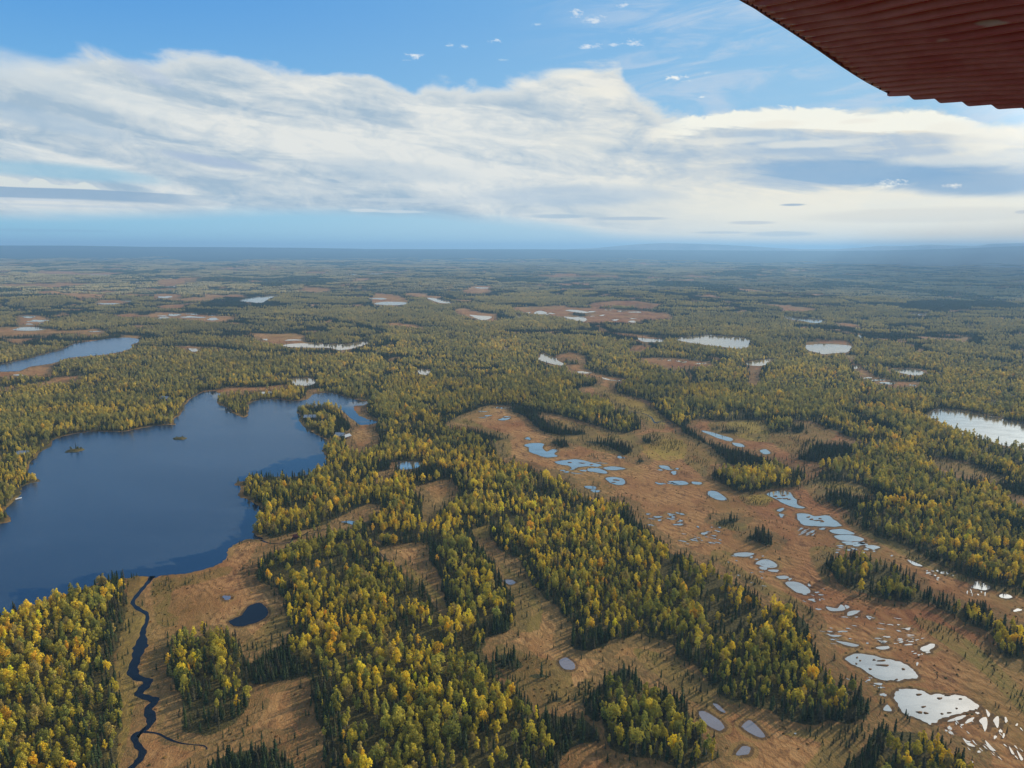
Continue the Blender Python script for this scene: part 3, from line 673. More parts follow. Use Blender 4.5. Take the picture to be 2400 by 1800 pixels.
c = t.mix(t.mr(n5, 0.55, 0.68, 0, 0.6), c, (0.11, 0.055, 0.025))
c = t.mix(t.mr(n4, 0.50, 0.66, 0, 0.5), c, (0.44, 0.25, 0.09))
c = t.mix(t.m('MULTIPLY', t.mr(n3, 0.5, 0.72), 0.4), c, (0.46, 0.28, 0.11))
sx = t.new('ShaderNodeSeparateXYZ'); t.put(sx.inputs[0], P)
rus = t.m('MULTIPLY', t.mr(t.m('ADD', sx.outputs[0], t.m('MULTIPLY', t.m('SUBTRACT', n1, .5), 500.0)), 20, 260), 0.62)
c = t.mix(rus, c, t.mix(1.0, c, (0.66, 0.50, 0.48), 'MULTIPLY'))
wv = t.new('ShaderNodeTexWave', bands_direction='Y'); t.put(wv.inputs[0], V); wv.inputs['Scale'].default_value = 0.10; wv.inputs['Distortion'].default_value = 14; wv.inputs['Detail'].default_value = 4; wv.inputs['Detail Scale'].default_value = 0.9; wv.inputs['Detail Roughness'].default_value = .6
c = t.mix(t.m('MULTIPLY', t.mr(wv.outputs['Fac'], .62, .85, 0, .42), t.mr(n1, .40, .58)), c, (0.11, 0.058, 0.028))
c = t.mix(t.m('MULTIPLY', t.mr(wv.outputs['Fac'], .30, .12, 0, .3), t.mr(n1, .40, .58)), c, (0.44, 0.27, 0.115))
c = t.mix(t.m('MULTIPLY', scr, t.mr(n2, 0.3, 0.6, 0.45, 0.95)), c, BOG_OLIVE)
c = t.mix(t.m('MULTIPLY', gra, t.mr(n2, 0.25, 0.6, 0.8, 0.35)), c, GRASS)
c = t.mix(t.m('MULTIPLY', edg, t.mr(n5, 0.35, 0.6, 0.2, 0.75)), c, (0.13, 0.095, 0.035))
c = t.mix(t.m('MULTIPLY', sho, 0.6), c, (0.24, 0.155, 0.05))
c = t.mix(t.mr(t.noise(P, 0.006, 3, 0.6), 0.5, 0.62, 0, 0.5), c, t.mix(1.0, c, (0.80, 0.62, 0.62), 'MULTIPLY'))
c = t.mix(t.m('MULTIPLY', attr(t, 'wet').outputs['Fac'], 0.7), c, (0.060, 0.038, 0.022))
FLOOR = t.mix(t.mr(n3, 0.35, 0.65), (0.045, 0.040, 0.016), (0.115, 0.090, 0.030))
FLOOR = t.mix(t.m('MULTIPLY', spruce_shade, 0.75), FLOOR, (0.04, 0.042, 0.018))  # floor under spruces darkened, their shade put into the colour
# very far off the woods are told apart only by tone
dist = t.new('ShaderNodeVectorMath', operation='LENGTH'); t.put(dist.inputs[0], P)
far = t.mr(dist.outputs['Value'], 9000, 13000)
mp2 = t.new('ShaderNodeMapping'); t.put(mp2.inputs[0], P); mp2.inputs['Scale'].default_value = (0.0011, 0.00045, 1)
nf = t.noise(mp2.outputs[0], 1.0, 6, 0.62)
FARC = t.mix(t.mr(nf, 0.42, 0.60), (0.07, 0.08, 0.036), (0.26, 0.23, 0.09))
FLOOR = t.mix(far, FLOOR, FARC)
c = t.mix(bog, FLOOR, c)
h = t.m('ADD', n2, t.m('MULTIPLY', n3, 0.5))
h = t.m('ADD', h, n5)
principled(t, o, c, 0.95, 0.05, bump=(h, 0.6, 1.0))

def water_mat(name, deep, refl, rough, calm=True, ripple=0.03, gcol=(0.95, 0.98, 1), k=1.0):
    m, t, o = mat(name)
    P = t.new('ShaderNodeNewGeometry').outputs['Position']
    mpw = t.new('ShaderNodeMapping'); t.put(mpw.inputs[0], P); mpw.inputs['Scale'].default_value = (1.0, 2.2, 1); mpw.inputs['Rotation'].default_value = (0, 0, R(-30))
    w1 = t.noise(mpw.outputs[0], 1.6, 4, 0.6); w2 = t.noise(mpw.outputs[0], 0.006, 4, 0.55, 0.6); w3 = t.noise(mpw.outputs[0], 0.05, 4, 0.6)
    lee = t.mr(t.m('ADD', t.m('ADD', w2, t.m('MULTIPLY', w3, 0.25)), t.m('MULTIPLY', attr(t, 'lee').outputs['Fac'], 0.55)), 0.86, 0.92) if calm else 0.0
    b = t.new('ShaderNodeBump'); t.put(b.inputs['Height'], w1); b.inputs['Distance'].default_value = 0.35
    t.put(b.inputs['Strength'], t.m('MULTIPLY', t.m('SUBTRACT', 1.0, lee) if calm else 1.0, ripple))
    dcol = t.mix(t.mr(w3, 0.3, 0.7, 0, 0.25), deep[0], deep[1])
    if calm:
        lane = t.noise(mpw.outputs[0], 0.0035, 5, 0.62, 1.0); dcol = t.mix(t.mr(lane, .38, .66, 0, .55), dcol, (0.024, 0.044, 0.076))
    dcol = t.mix(lee, dcol, deep[2])
    df = t.new('ShaderNodeBsdfDiffuse'); t.put(df.inputs[0], dcol)
    gl = t.new('ShaderNodeBsdfGlossy'); gl.inputs[0].default_value = (*gcol, 1)
    t.put(gl.inputs['Roughness'], t.mix(lee, (rough,)*3, (0.03,)*3) if calm else rough)
    t.l.new(b.outputs[0], gl.inputs['Normal'])
    fr = t.new('ShaderNodeFresnel'); fr.inputs[0].default_value = 1.333; t.l.new(b.outputs[0], fr.inputs['Normal'])
    if not calm: refl_ = t.mr(w3, 0.30, 0.62, refl*0.80, refl)
    else: refl_ = refl
    f = t.m('MULTIPLY_ADD', fr.outputs[0], (1.0-refl)*k, refl_, clamp=True)
    mx = t.new('ShaderNodeMixShader'); t.put(mx.inputs[0], f); t.l.new(df.outputs[0], mx.inputs[1]); t.l.new(gl.outputs[0], mx.inputs[2])
    t.l.new(mx.outputs[0], o.inputs[0]); return m
m_lake = water_mat("lake_water", ((0.006, 0.018, 0.042), (0.009, 0.022, 0.048), (0.003, 0.010, 0.032)), 0.065, 0.20, True, 0.25, k=1.0)
m_pond = water_mat("pond_water", ((0.13, 0.125, 0.12), (0.17, 0.15, 0.13), (0.1, 0.1, 0.1)), 0.60, 0.06, False, 0.05, (1.0, 0.90, 0.78))
m_dull = water_mat("shallow_pond_water", ((0.13, 0.105, 0.10),)*3, 0.24, 0.12, False, 0.08, (1.0, .88, .86))
m_strm = water_mat("stream_water", ((0.006, 0.009, 0.015),)*3, 0.0, 0.06, False, 0.06, k=.6)

def mesh_obj(name, verts, faces, m=None, parent=None, smooth_=False):
    me = bpy.data.meshes.new(name); me.from_pydata([tuple(v) for v in verts], [], faces)
    if m: me.materials.append(m)
    if smooth_: me.polygons.foreach_set('use_smooth', [True]*len(me.polygons))
    ob = bpy.data.objects.new(name, me); COL.objects.link(ob)
    if parent: ob.parent = parent
    return ob
def tag(o, label=None, cat=None, group=None, kind=None):
    if label: o["label"] = label
    if cat: o["category"] = cat
    if group: o["group"] = group
    if kind: o["kind"] = kind
    return o

# ------------------------------------------------------------------ ground, one sheet to the horizon
azs = np.concatenate([np.linspace(-180, -47, 40, endpoint=False), np.linspace(-47, -38, 40, endpoint=False), np.linspace(-38, 38, 820), np.linspace(38, 47, 41)[1:], np.linspace(47, 180, 41)[1:-1]])
dep = np.concatenate([np.linspace(89, 44, 14, endpoint=False), np.linspace(44, 38, 24, endpoint=False), np.linspace(38, 1.2, 620, endpoint=False), np.geomspace(1.2, 0.19, 90)])
rad = CAM_H/np.tan(np.radians(dep))
A_, R_ = np.meshgrid(np.radians(azs), rad); GX, GY = (R_*np.sin(A_)).ravel(), (R_*np.cos(A_)).ravel()
GZ = height(GX, GY)
nA, nR = len(azs), len(rad)
cl = land(GX, GY); cl = np.where(((cl == 0) & hides(GX, GY, 4.0)) | ((cl == 2) & hides(GX, GY, 2.4)), 1, cl); wat = cl == 9
# forest edges are greener, the ground dips under the water sheets
nb = near_water(GX, GY, 3.5) & ~wat
no = np.zeros(GX.shape, bool)
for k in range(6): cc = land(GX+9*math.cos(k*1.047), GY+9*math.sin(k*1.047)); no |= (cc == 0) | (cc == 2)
GZ = np.where(wat & ~near_water(GX, GY, 0.1) if False else wat, GZ-0.35, GZ)
inside = np.ones(GX.shape, bool)
for k in range(8): inside &= sheet(WA, GX+2.5*math.cos(k*.785), GY+2.5*math.sin(k*.785)) > 0
GZ = np.where(wat & ~inside, GZ+0.35-0.02, GZ)
i = np.arange(nR-1)[:, None]*nA; j = np.arange(nA)[None, :]; j2 = (j+1) % nA
quads = np.stack([i+j, i+nA+j, i+nA+j2, i+j2], -1).reshape(-1, 4)
me = bpy.data.meshes.new("ground")
me.vertices.add(len(GX)); me.vertices.foreach_set('co', np.stack([GX, GY, GZ], 1).astype(np.float32).ravel())
me.loops.add(quads.size); me.loops.foreach_set('vertex_index', quads.ravel().astype(np.int32))
me.polygons.add(len(quads)); me.polygons.foreach_set('loop_start', np.arange(0, quads.size, 4, dtype=np.int32))
me.update(); me.validate()
def vattr(me, name, v):
    a = me.attributes.new(name, 'FLOAT', 'POINT'); a.data.foreach_set('value', np.asarray(v, np.float32))
shn = np.clip((fbm(GX/16, GY/16, 3, 71)-.38)*5, 0, 1); vattr(me, 'bog', np.where((cl == 1) | wat, 1.0, nb*shn*.8)); vattr(me, 'spruce', cl == 2)
sn = fbm(GX/60, GY/90, 3, 55)
vattr(me, 'scrub', np.clip(sheet(SC, GX, GY)*0.8+np.clip((sn-.55)*5, 0, 1)*.5, 0, 1)); vattr(me, 'grassy', sheet(GR, GX, GY))
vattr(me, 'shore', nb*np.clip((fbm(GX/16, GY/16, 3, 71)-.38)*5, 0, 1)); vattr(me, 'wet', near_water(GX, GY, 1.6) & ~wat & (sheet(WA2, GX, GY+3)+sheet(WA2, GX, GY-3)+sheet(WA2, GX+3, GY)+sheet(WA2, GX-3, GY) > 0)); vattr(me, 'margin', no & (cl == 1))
me.materials.append(m_ground); me.polygons.foreach_set('use_smooth', [True]*len(me.polygons))
ground = bpy.data.objects.new("ground", me); COL.objects.link(ground); tag(ground, kind="structure")
cap = mesh_obj("ground_cap_tmp", [(0,0,0)], [])
bpy.data.objects.remove(cap)

# ------------------------------------------------------------------ water sheets
LBL = {'main': ("lake", "broad dark blue lake with wooded shores filling the left of the view", "lake"),
       'upper_left': ("lake", "long narrow lake slanting out of the left edge beyond the big lake", "lake"),
       'right': ("lake", "pale shining lake running out of the right edge", "lake"),
       'stream': ("stream", "winding dark stream leaving the big lake through the bog", "stream"),
       'side_stream': ("stream", "thin side channel joining the winding stream near the bottom edge", "stream"),
       'creek': ("stream", "narrow creek entering the lake beside the rust coloured point", "creek"),
       'forest_creek': ("stream", "thin pale creek looping through scrub above the big bog", "creek"),
       'edge_creek': ("stream", "hair thin creek along the edge of the middle forest", "creek")}
for n, (name, g, k) in enumerate(WATER):
    c = g.mean(0); z = 0.05 + (0.15 if np.hypot(*c) > 1500 else 0.0) + 0.013*(n % 9)
    d = np.linalg.norm(np.roll(g, -1, 0)-g, axis=1) > 1e-3; g = g[d]
    bm = bmesh.new(); vsx = [bm.verts.new((p[0]-c[0], p[1]-c[1], 0)) for p in g]
    f = bm.faces.new(vsx); bm.normal_update()
    if f.normal.z < 0: f.normal_flip()
    bmesh.ops.triangulate(bm, faces=[f], ngon_method='EAR_CLIP')
    if k == 'main':                      # finer mesh so that it can carry the lee of the shore
        for it in range(6):
            ed = [e for e in bm.edges if e.calc_length() > 24]
            if not ed: break
            bmesh.ops.subdivide_edges(bm, edges=ed, cuts=1, use_grid_fill=False)
            bmesh.ops.triangulate(bm, faces=[f for f in bm.faces if len(f.verts) > 3])
    me = bpy.data.meshes.new(name); bm.to_mesh(me); bm.free()
    u, v = to_px(np.array([c[0]]), np.array([c[1]])); u, v = float(u[0]), float(v[0])
    dull = (((u < 1900 and v > 1600) or (u < 1500 and v > 1330)) and k == 'pond') or (k == 'small' and u < 700 and v > 1300)
    if k in ('main', 'upper_left'): mm = m_lake
    elif k in LBL and k not in ('right',): mm = m_strm
    elif 530 < u < 640 and 1380 < v < 1490 and k == 'pond': mm = m_strm
    elif dull: mm = m_dull
    else: mm = m_pond
    me.materials.append(mm)
    nm = LBL[k][0] if k in LBL else name
    ob = bpy.data.objects.new(nm, me); ob.location = (c[0], c[1], z); COL.objects.link(ob); ob["kind"] = "structure"
    if k in LBL: ob["label"] = LBL[k][1]
    co = np.empty(len(me.vertices)*3, np.float32); me.vertices.foreach_get('co', co); co = co.reshape(-1, 3)
    X, Y = co[:, 0]+c[0], co[:, 1]+c[1]; lee = np.zeros(len(X))
    if k == 'main':                      # sheltered water: close under the woods on the near and right-hand shores
        for dd, w_ in ((12, .35), (28, .3), (55, .25)):
            for ang in (-100, -70, -40, -10, 15):
                cc = sheet(WA, X+dd*math.cos(R(ang)), Y+dd*math.sin(R(ang))) == 0
                lee += cc*w_/5
    vattr(me, 'lee', lee)

# ------------------------------------------------------------------ small turf hummocks standing in the ponds
m_turf, t, o = mat("hummock_turf"); P = t.new('ShaderNodeNewGeometry').outputs['Position']
principled(t, o, t.mix(t.noise(P, 0.8, 4, .6), (0.10, 0.050, 0.022), (0.26, 0.135, 0.05)), 0.95, 0.05)
for i, w in enumerate("""C 1130,945,8,4 C 1150,965,9,3 C 1125,985,8,4 C 1240,960,12,4 C 1290,965,26,5 C 1300,995,38,6 C 1430,1020,14,5 C 1215,1020,10,4 C 1385,1088,12,4
C 1530,1185,22,5 C 1665,1210,14,8 C 1560,1265,13,6 C 1535,1300,24,6 C 1575,1305,16,6 C 1680,1310,10,4 C 1725,1303,13,4 C 1775,1275,9,3 C 1800,1213,10,4 C 1720,1190,18,4
F 655,1000,14,4 F 665,1020,16,4 F 625,1020,16,4 F 600,1005,18,4 F 690,1025,10,4 F 815,1140,14,4 F 835,1155,18,4 F 880,1162,26,4 F 905,1170,18,3 F 890,1150,12,3
E 1560,790,18,3 E 1480,786,16,3 E 1780,900,24,4 E 1765,915,14,3 E 1620,800,12,3""".split()):
    if w in TILES: tl = w; continue
    a = [float(q) for q in w.split(',')]; g = smooth(g_of(oval(tl, *a, n=12, wob=.3)), 2); c = g.mean(0); n = len(g); vs_ = []
    for q, zz in ((1.06, -.2), (.9, .16), (.55, .32)): vs_ += [((p[0]-c[0])*q, (p[1]-c[1])*q, zz) for p in g]
    vs_.append((0, 0, .38)); f = [(k*n+j, k*n+(j+1) % n, (k+1)*n+(j+1) % n, (k+1)*n+j) for k in range(2) for j in range(n)]+[(2*n+j, 2*n+(j+1) % n, 3*n) for j in range(n)]
    ob = mesh_obj("hummock", vs_, f, m_turf, None, True); ob.location = (c[0], c[1], 0.12); ob["kind"] = "structure"
# ------------------------------------------------------------------ tree materials
def leaf_mat(name, inst, trans=0.35):
    m, t, o = mat(name)
    if inst: c = attr(t, 'tint', 'INSTANCER').outputs['Color']
    else: c = t.new('ShaderNodeObjectInfo').outputs['Color']
    a = attr(t, 'shade').outputs['Fac']                 # every leaf cluster differs a little in colour
    c = t.mix(t.mr(a, 0, 1, 0.0, 0.55, False), c, t.mix(1.0, c, (1.45, 1.22, 0.8), 'MULTIPLY'))
    d = t.new('ShaderNodeBsdfDiffuse'); t.put(d.inputs[0], c)
    tr = t.new('ShaderNodeBsdfTranslucent'); t.put(tr.inputs[0], c)
    mx = t.new('ShaderNodeMixShader'); mx.inputs[0].default_value = trans
    t.l.new(d.outputs[0], mx.inputs[1]); t.l.new(tr.outputs[0], mx.inputs[2]); t.l.new(mx.outputs[0], o.inputs[0]); return m
m_leaf_i = leaf_mat("birch_leaves_far", True, 0.38); m_leaf_s = leaf_mat("birch_leaves", False, 0.38)
m_need_i = leaf_mat("spruce_needles_far", True, 0.1); m_need_s = leaf_mat("spruce_needles", False, 0.1)
m_bark, t, o = mat("birch_bark"); principled(t, o, t.mix(t.noise(t.new('ShaderNodeTexCoord').outputs['Object'], 3, 3), (0.16, 0.145, 0.12), (0.55, 0.51, 0.43)), 0.9)
m_sbark, t, o = mat("spruce_bark"); principled(t, o, t.mix(t.noise(t.new('ShaderNodeTexCoord').outputs['Object'], 4, 3), (0.05, 0.038, 0.028), (0.12, 0.10, 0.08)), 0.9)

class Geo:
    def __init__(s): s.v = []; s.f = []; s.m = []; s.sh = []
    def card(s, p, n, size, r, mi=0):
        n = n/np.linalg.norm(n); a = np.cross(n, r.normal(size=3)); a /= np.linalg.norm(a); b = np.cross(n, a)
        k = len(s.v); q = r.uniform(0.75, 1.25, 4)*size*0.5; sk = r.uniform(-.35, .35)*size
        for (sa, sb), w in zip(((-1, -1), (1, -1), (1, 1), (-1, 1)), q): s.v.append(p+a*sa*w+b*sb*w+n*sk*sa*sb)
        s.f.append((k, k+1, k+2, k+3)); s.m.append(mi); s.sh += [float(r.uniform())]*4
    def limb(s, p0, p1, r0, r1, sides=5, mi=1):
        d = (p1-p0)/np.linalg.norm(p1-p0); a = np.cross(d, [0.3, 0.9, 0.1]); a /= np.linalg.norm(a); b = np.cross(d, a); k = len(s.v)
        for p, rr in ((p0, r0), (p1, r1)):
            for i in range(sides): th = 6.283*i/sides; s.v.append(p+(a*math.cos(th)+b*math.sin(th))*rr); s.sh.append(0.5)
        for i in range(sides): s.f.append((k+i, k+(i+1) % sides, k+sides+(i+1) % sides, k+sides+i)); s.m.append(mi)
    def mesh(s, name, mats):
        me = bpy.data.meshes.new(name); me.from_pydata([tuple(map(float, p)) for p in s.v], [], s.f)
        for m in mats: me.materials.append(m)
        me.polygons.foreach_set('material_index', s.m); vattr(me, 'shade', s.sh); return me

def birch_geo(seed, cards=420, leaf=0.62, both=True, H=10.0, bush=1.0):
    """trunk with limbs, and a crown of leaf clusters carried by several uneven lobes; unit: a 10 m tree"""
    r = np.random.default_rng(seed); crown = Geo(); trunk = Geo()
    lean = np.array([r.uniform(-.5, .5), r.uniform(-.5, .5), 0]); base = np.zeros(3); tip = np.array([0, 0, H*0.9])+lean
    def at(tt): return base+(tip-base)*tt+np.array([math.sin(tt*4+seed)*.15, math.cos(tt*3+seed)*.15, 0])
    tr = 0.17
    for k in range(5): trunk.limb(at(k/5), at((k+1)/5), tr*(1-k/6), tr*(1-(k+1)/6), 5, 1)
    lobes = []; nl = r.integers(6, 9)
    cw = r.uniform(2.0, 2.75)*bush
    for k in range(nl):
        tt = 0.28+0.64*(k+0.4)/nl; z = H*tt; env = cw*math.sin(math.pi*min(1, (tt-0.14)/0.90))**0.65
        th = k*2.4+r.uniform(-.5, .5); off = env*r.uniform(0.35, 0.75)
        c = at(tt*0.97)+np.array([math.cos(th)*off, math.sin(th)*off, r.uniform(-.3, .3)])
        rad_ = env*r.uniform(0.55, 0.78); lobes.append((c, np.array([rad_, rad_, rad_*r.uniform(.95, 1.35)])))
        trunk.limb(at(max(0.2, tt-0.16)), c, 0.06, 0.02, 3, 1)
    lobes.append((at(1.0)+np.array([0, 0, .1]), np.array([.8, .8, 1.1])))
    area = np.array([l[1][0]**2 for l in lobes]); pr = area/area.sum()
    for k in range(cards):
        c, s_ = lobes[r.choice(len(lobes), p=pr)]
        n = r.normal(size=3); n[2] = abs(n[2])*1.0-0.35*(r.uniform() < .5); n /= np.linalg.norm(n)
        p = c+n*s_*r.uniform(0.72, 1.08)
        crown.card(p, n*0.8+r.normal(size=3)*0.45+np.array([0, 0, .25]), leaf*r.uniform(.65, 1.3), r)
    return crown, trunk
def spruce_geo(seed, cards=150, H=9.0, leaf=0.5, ragged=0.2):
    r = np.random.default_rng(seed); crown = Geo(); trunk = Geo()
    trunk.limb(np.zeros(3), np.array([0, 0, H*0.5]), 0.11, 0.06, 5, 1); trunk.limb(np.array([0, 0, H*0.5]), np.array([0, 0, H*0.98]), 0.06, 0.015, 4, 1)
    wid = r.uniform(0.62, 0.95); rings = int(H*2.2)
    for k in range(cards):
        q = (k+r.uniform())/cards; q = q**1.25; z = H*(0.10+0.90*(1-q)) if r.uniform() > .0 else 0
        tt = 1-(z/H); w = wid*(0.10+1.0*tt**0.75)*(1-ragged*r.uniform())*(0.75+0.25*math.sin(z*4.2+seed))
        if tt > 0.82: w *= 0.75
        th = r.uniform(0, 6.283); p = np.array([math.cos(th)*w*r.uniform(.45, 1), math.sin(th)*w*r.uniform(.45, 1), z])
        n = np.array([math.cos(th)*.8, math.sin(th)*.8, 0.9])+r.normal(size=3)*.3
        crown.card(p, n, leaf*(0.45+0.75*tt)*r.uniform(.7, 1.2), r)
    crown.card(np.array([0, 0, H*0.99]), np.array([1, 0.2, 0]), 0.25, r); crown.card(np.array([0, 0, H*0.97]), np.array([0, 1, 0]), 0.25, r)
    return crown, trunk
def merge(c, t_):
    g = Geo(); g.v = c.v+t_.v; n = len(c.v); g.f = c.f+[tuple(i+n for i in f) for f in t_.f]; g.m = c.m+t_.m; g.sh = c.sh+t_.sh; return g

NB, NS = 9, 5
birch_near = [birch_geo(100+i, (430, 460, 300, 520, 380, 430, 240, 180, 400)[i], 0.56, bush=(1.0, 1.15, .8, 1.3, .9, 1.05, .62, .8, .95)[i]) for i in range(NB)]
spruce_near = [spruce_geo(300+i, (170, 150, 130, 160, 90)[i], ragged=(.2, .3, .4, .25, .7)[i]) for i in range(NS)]
birch_mid = [birch_geo(500+i, 95, 1.25, bush=(1.0, 1.2, .85)[i]) for i in range(3)]
spruce_mid = [spruce_geo(600+i, 40, leaf=1.0) for i in range(2)]

# ------------------------------------------------------------------ where the trees stand
BIRCH_COLS = np.array([(0.35,0.315,0.055), (0.48,0.405,0.05), (0.60,0.48,0.045), (0.68,0.47,0.04), (0.66,0.41,0.04), (0.245,0.25,0.055), (0.34,0.27,0.08), (0.74,0.56,0.035)])
BIRCH_P = np.array([0.27, 0.27, 0.15, 0.04, 0.008, 0.16, 0.09, 0.02])
SPRUCE_COLS = np.array([(0.036,0.056,0.026), (0.050,0.072,0.032), (0.065,0.080,0.036), (0.075,0.070,0.042)])
def cand(r0, r1, s, azmax=40.5, seed=0):
    r = np.random.default_rng(seed); x = np.arange(-r1*math.sin(R(azmax)), r1*math.sin(R(azmax)), s); y = np.arange(r0*0.6, r1, s)
    X, Y = np.meshgrid(x, y); X = (X+r.uniform(-.48, .48, X.shape)*s).ravel(); Y = (Y+r.uniform(-.48, .48, Y.shape)*s).ravel()
    d = np.hypot(X, Y); k = (d >= r0) & (d < r1) & (np.abs(np.arctan2(X, Y)) < R(azmax)); return X[k], Y[k], r
B_, S_ = [], []                                    # rows: x y scale width rot tint(3) tier
def colour_birch(X, Y, r):
    g = fbm(X/45, Y/45, 3, 5); p = np.tile(BIRCH_P, (len(X), 1)); w = (g-0.5)*6
    p[:, [2, 3, 4, 7]] *= np.exp(w)[:, None]; p[:, [0, 5]] *= np.exp(-w)[:, None]
    near = np.clip((750-np.hypot(X, Y))/450, 0, 1); p[:, [3, 4, 7]] *= (0.7+0.9*near)[:, None]
    c = np.cumsum(p/p.sum(1, keepdims=True), 1); i = (r.uniform(size=(len(X), 1)) > c).sum(1).clip(0, len(BIRCH_P)-1)
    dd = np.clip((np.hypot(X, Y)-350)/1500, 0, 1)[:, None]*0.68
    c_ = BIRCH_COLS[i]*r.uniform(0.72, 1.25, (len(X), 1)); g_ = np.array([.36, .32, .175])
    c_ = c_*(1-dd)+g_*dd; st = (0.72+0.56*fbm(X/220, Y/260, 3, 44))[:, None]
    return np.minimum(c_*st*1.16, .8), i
def place(r0, r1, sb, ss, seed, tier, per=0.0):
    # birches
    X, Y, r = cand(r0, r1, sb, seed=seed); c = land(X, Y); ok = (c == 0)
    X, Y = X[ok], Y[ok]; ok = ~near_water(X, Y, 2.2) & ~hides(X, Y, 6.0)
    X, Y = X[ok], Y[ok]; edge = near_open(X, Y, 9.0) & ((sheet(KEEP, X, Y) == 0) | (np.random.default_rng(seed+7).uniform(size=len(X)) < .35))
    dens = fbm(X/28, Y/28, 3, 13)
    pk = np.where(edge, 0.42, 0.80)*np.clip((dens-0.28)*5.0, 0.15, 1)
    k = r.uniform(size=len(X)) < pk; X, Y, edge = X[k], Y[k], edge[k]
    col, ci = colour_birch(X, Y, r)
    sc = np.clip(r.normal(0.97, 0.27, len(X)), 0.42, 1.7)*(0.56+0.25*fbm(X/60, Y/60, 2, 31)); sc *= np.where(edge, 0.82, 1.0)
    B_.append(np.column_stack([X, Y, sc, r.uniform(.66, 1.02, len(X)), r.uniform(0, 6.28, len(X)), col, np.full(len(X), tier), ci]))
    # spruces: among the birches, in belts along the wood edges, in pure stands and thinly over the bog
    X, Y, r = cand(r0, r1, ss, seed=seed+1); c = land(X, Y); g = fbm(X/40, Y/40, 3, 88)
    bogd = np.hypot(X, Y) < 2600
    p = np.where(c == 2, 0.92, 0.0); p = np.where(c == 0, 0.11+0.18*np.clip((g-.45)*5, 0, 1), p)
    k = (c == 0); e = np.zeros(len(X), bool); e[k] = near_open(X[k], Y[k], 8.0); p = np.where(e, np.where(sheet(KEEP, X, Y) > 0, 0.36, 0.48), p)
    cl_ = fbm(X/22, Y/22, 3, 66); scz = sheet(SC, X, Y) > 0
    pb_ = np.where(scz, 0.05+0.60*np.clip((cl_-.50)*6, 0, 1), 0.004+0.10*np.clip((cl_-.68)*9, 0, 1))
    k = (c == 1); ed = np.zeros(len(X), bool); kk = k & bogd
    for a in range(6):
        cc = land(X[kk]+8*math.cos(a*1.047), Y[kk]+8*math.sin(a*1.047)); z = np.zeros(len(X), bool); z[kk] = (cc == 0) | (cc == 2); ed |= z
    pb_ = np.where(ed, np.maximum(pb_, 0.11), pb_); p = np.where(k, pb_*(np.hypot(X, Y) < 4000), p)
    kk = r.uniform(size=len(X)) < p; X, Y, c = X[kk], Y[kk], c[kk]; ed = ed[kk]; ok = ~near_water(X, Y, 1.0) & ~((c != 1) & hides(X, Y, 3.8))
    X, Y, c, ed = X[ok], Y[ok], c[ok], ed[ok]
    sc = np.clip(r.normal(0.70, 0.16, len(X)), 0.35, 1.1)*np.where(c == 1, np.where(ed, 0.50, 0.34), np.where(c == 2, 0.88, 0.95))
    col = SPRUCE_COLS[r.integers(0, 4, len(X))]*r.uniform(.8, 1.25, (len(X), 1))
    S_.append(np.column_stack([X, Y, sc, r.uniform(1.4, 2.2, len(X)), r.uniform(0, 6.28, len(X)), col, np.full(len(X), tier), c]))
place(200, 1100, 3.4, 2.3, 1000, 0)
place(1100, 3300, 4.8, 4.2, 2000, 1)
Bt, St = np.concatenate(B_), np.concatenate(S_)
# far woods: patches of forest, each patch a mesh of many small crowns
X, Y, r = cand(3300, 15000, 58.0, 39.5, seed=3000); c = land(X, Y); wn = near_water(X, Y, 34) | hides(X, Y-30, 7.0); kf = (c == 0) & ~wn; ks = (c == 2) & ~wn
FB = np.column_stack([X[kf], Y[kf]]); FS = np.column_stack([X[ks], Y[ks]])
print("trees", len(Bt), len(St), "patches", len(FB), len(FS))
def patch(seed, sp_frac, n=64, half=32.0):
    r = np.random.default_rng(seed); g = Geo()
    for k in range(n):
        x, y = r.uniform(-half, half, 2); s_ = r.uniform(.75, 1.25); spr = r.uniform() < sp_frac
        h = (6.5 if spr else 7.8)*s_; w = (1.7 if spr else 3.2)*s_; sh = float(r.uniform())
        ring = []; 
        for zz, ww in (((0.15, .9), (0.55, .55), (1.0, .05)) if spr else ((0.22, .6), (0.62, 1.0), (0.98, .35))):
            st = len(g.v)
            for i in range(5): th = 1.2566*i+r.uniform(-.3, .3); g.v.append(np.array([x+math.cos(th)*w*ww*r.uniform(.8, 1.1), y+math.sin(th)*w*ww*r.uniform(.8, 1.1), h*zz+r.uniform(-.4, .4)])); g.sh.append(sh)
            ring.append(st)
        for a, b in zip(ring, ring[1:]):
            for i in range(5): g.f.append((a+i, a+(i+1) % 5, b+(i+1) % 5, b+i)); g.m.append(1 if spr else 0)
        g.f.append(tuple(ring[-1]+i for i in range(5))); g.m.append(1 if spr else 0)
    return g
m_far_sp, t, o = mat("far_spruce"); principled(t, o, (0.065, 0.080, 0.042), 0.9, 0.05)

def in_view(x, y, z=4.0, m=10):
    u, v = to_px(x, y, z); return (u > -m) & (u < 2400+m) & (v < 1800+m+18)
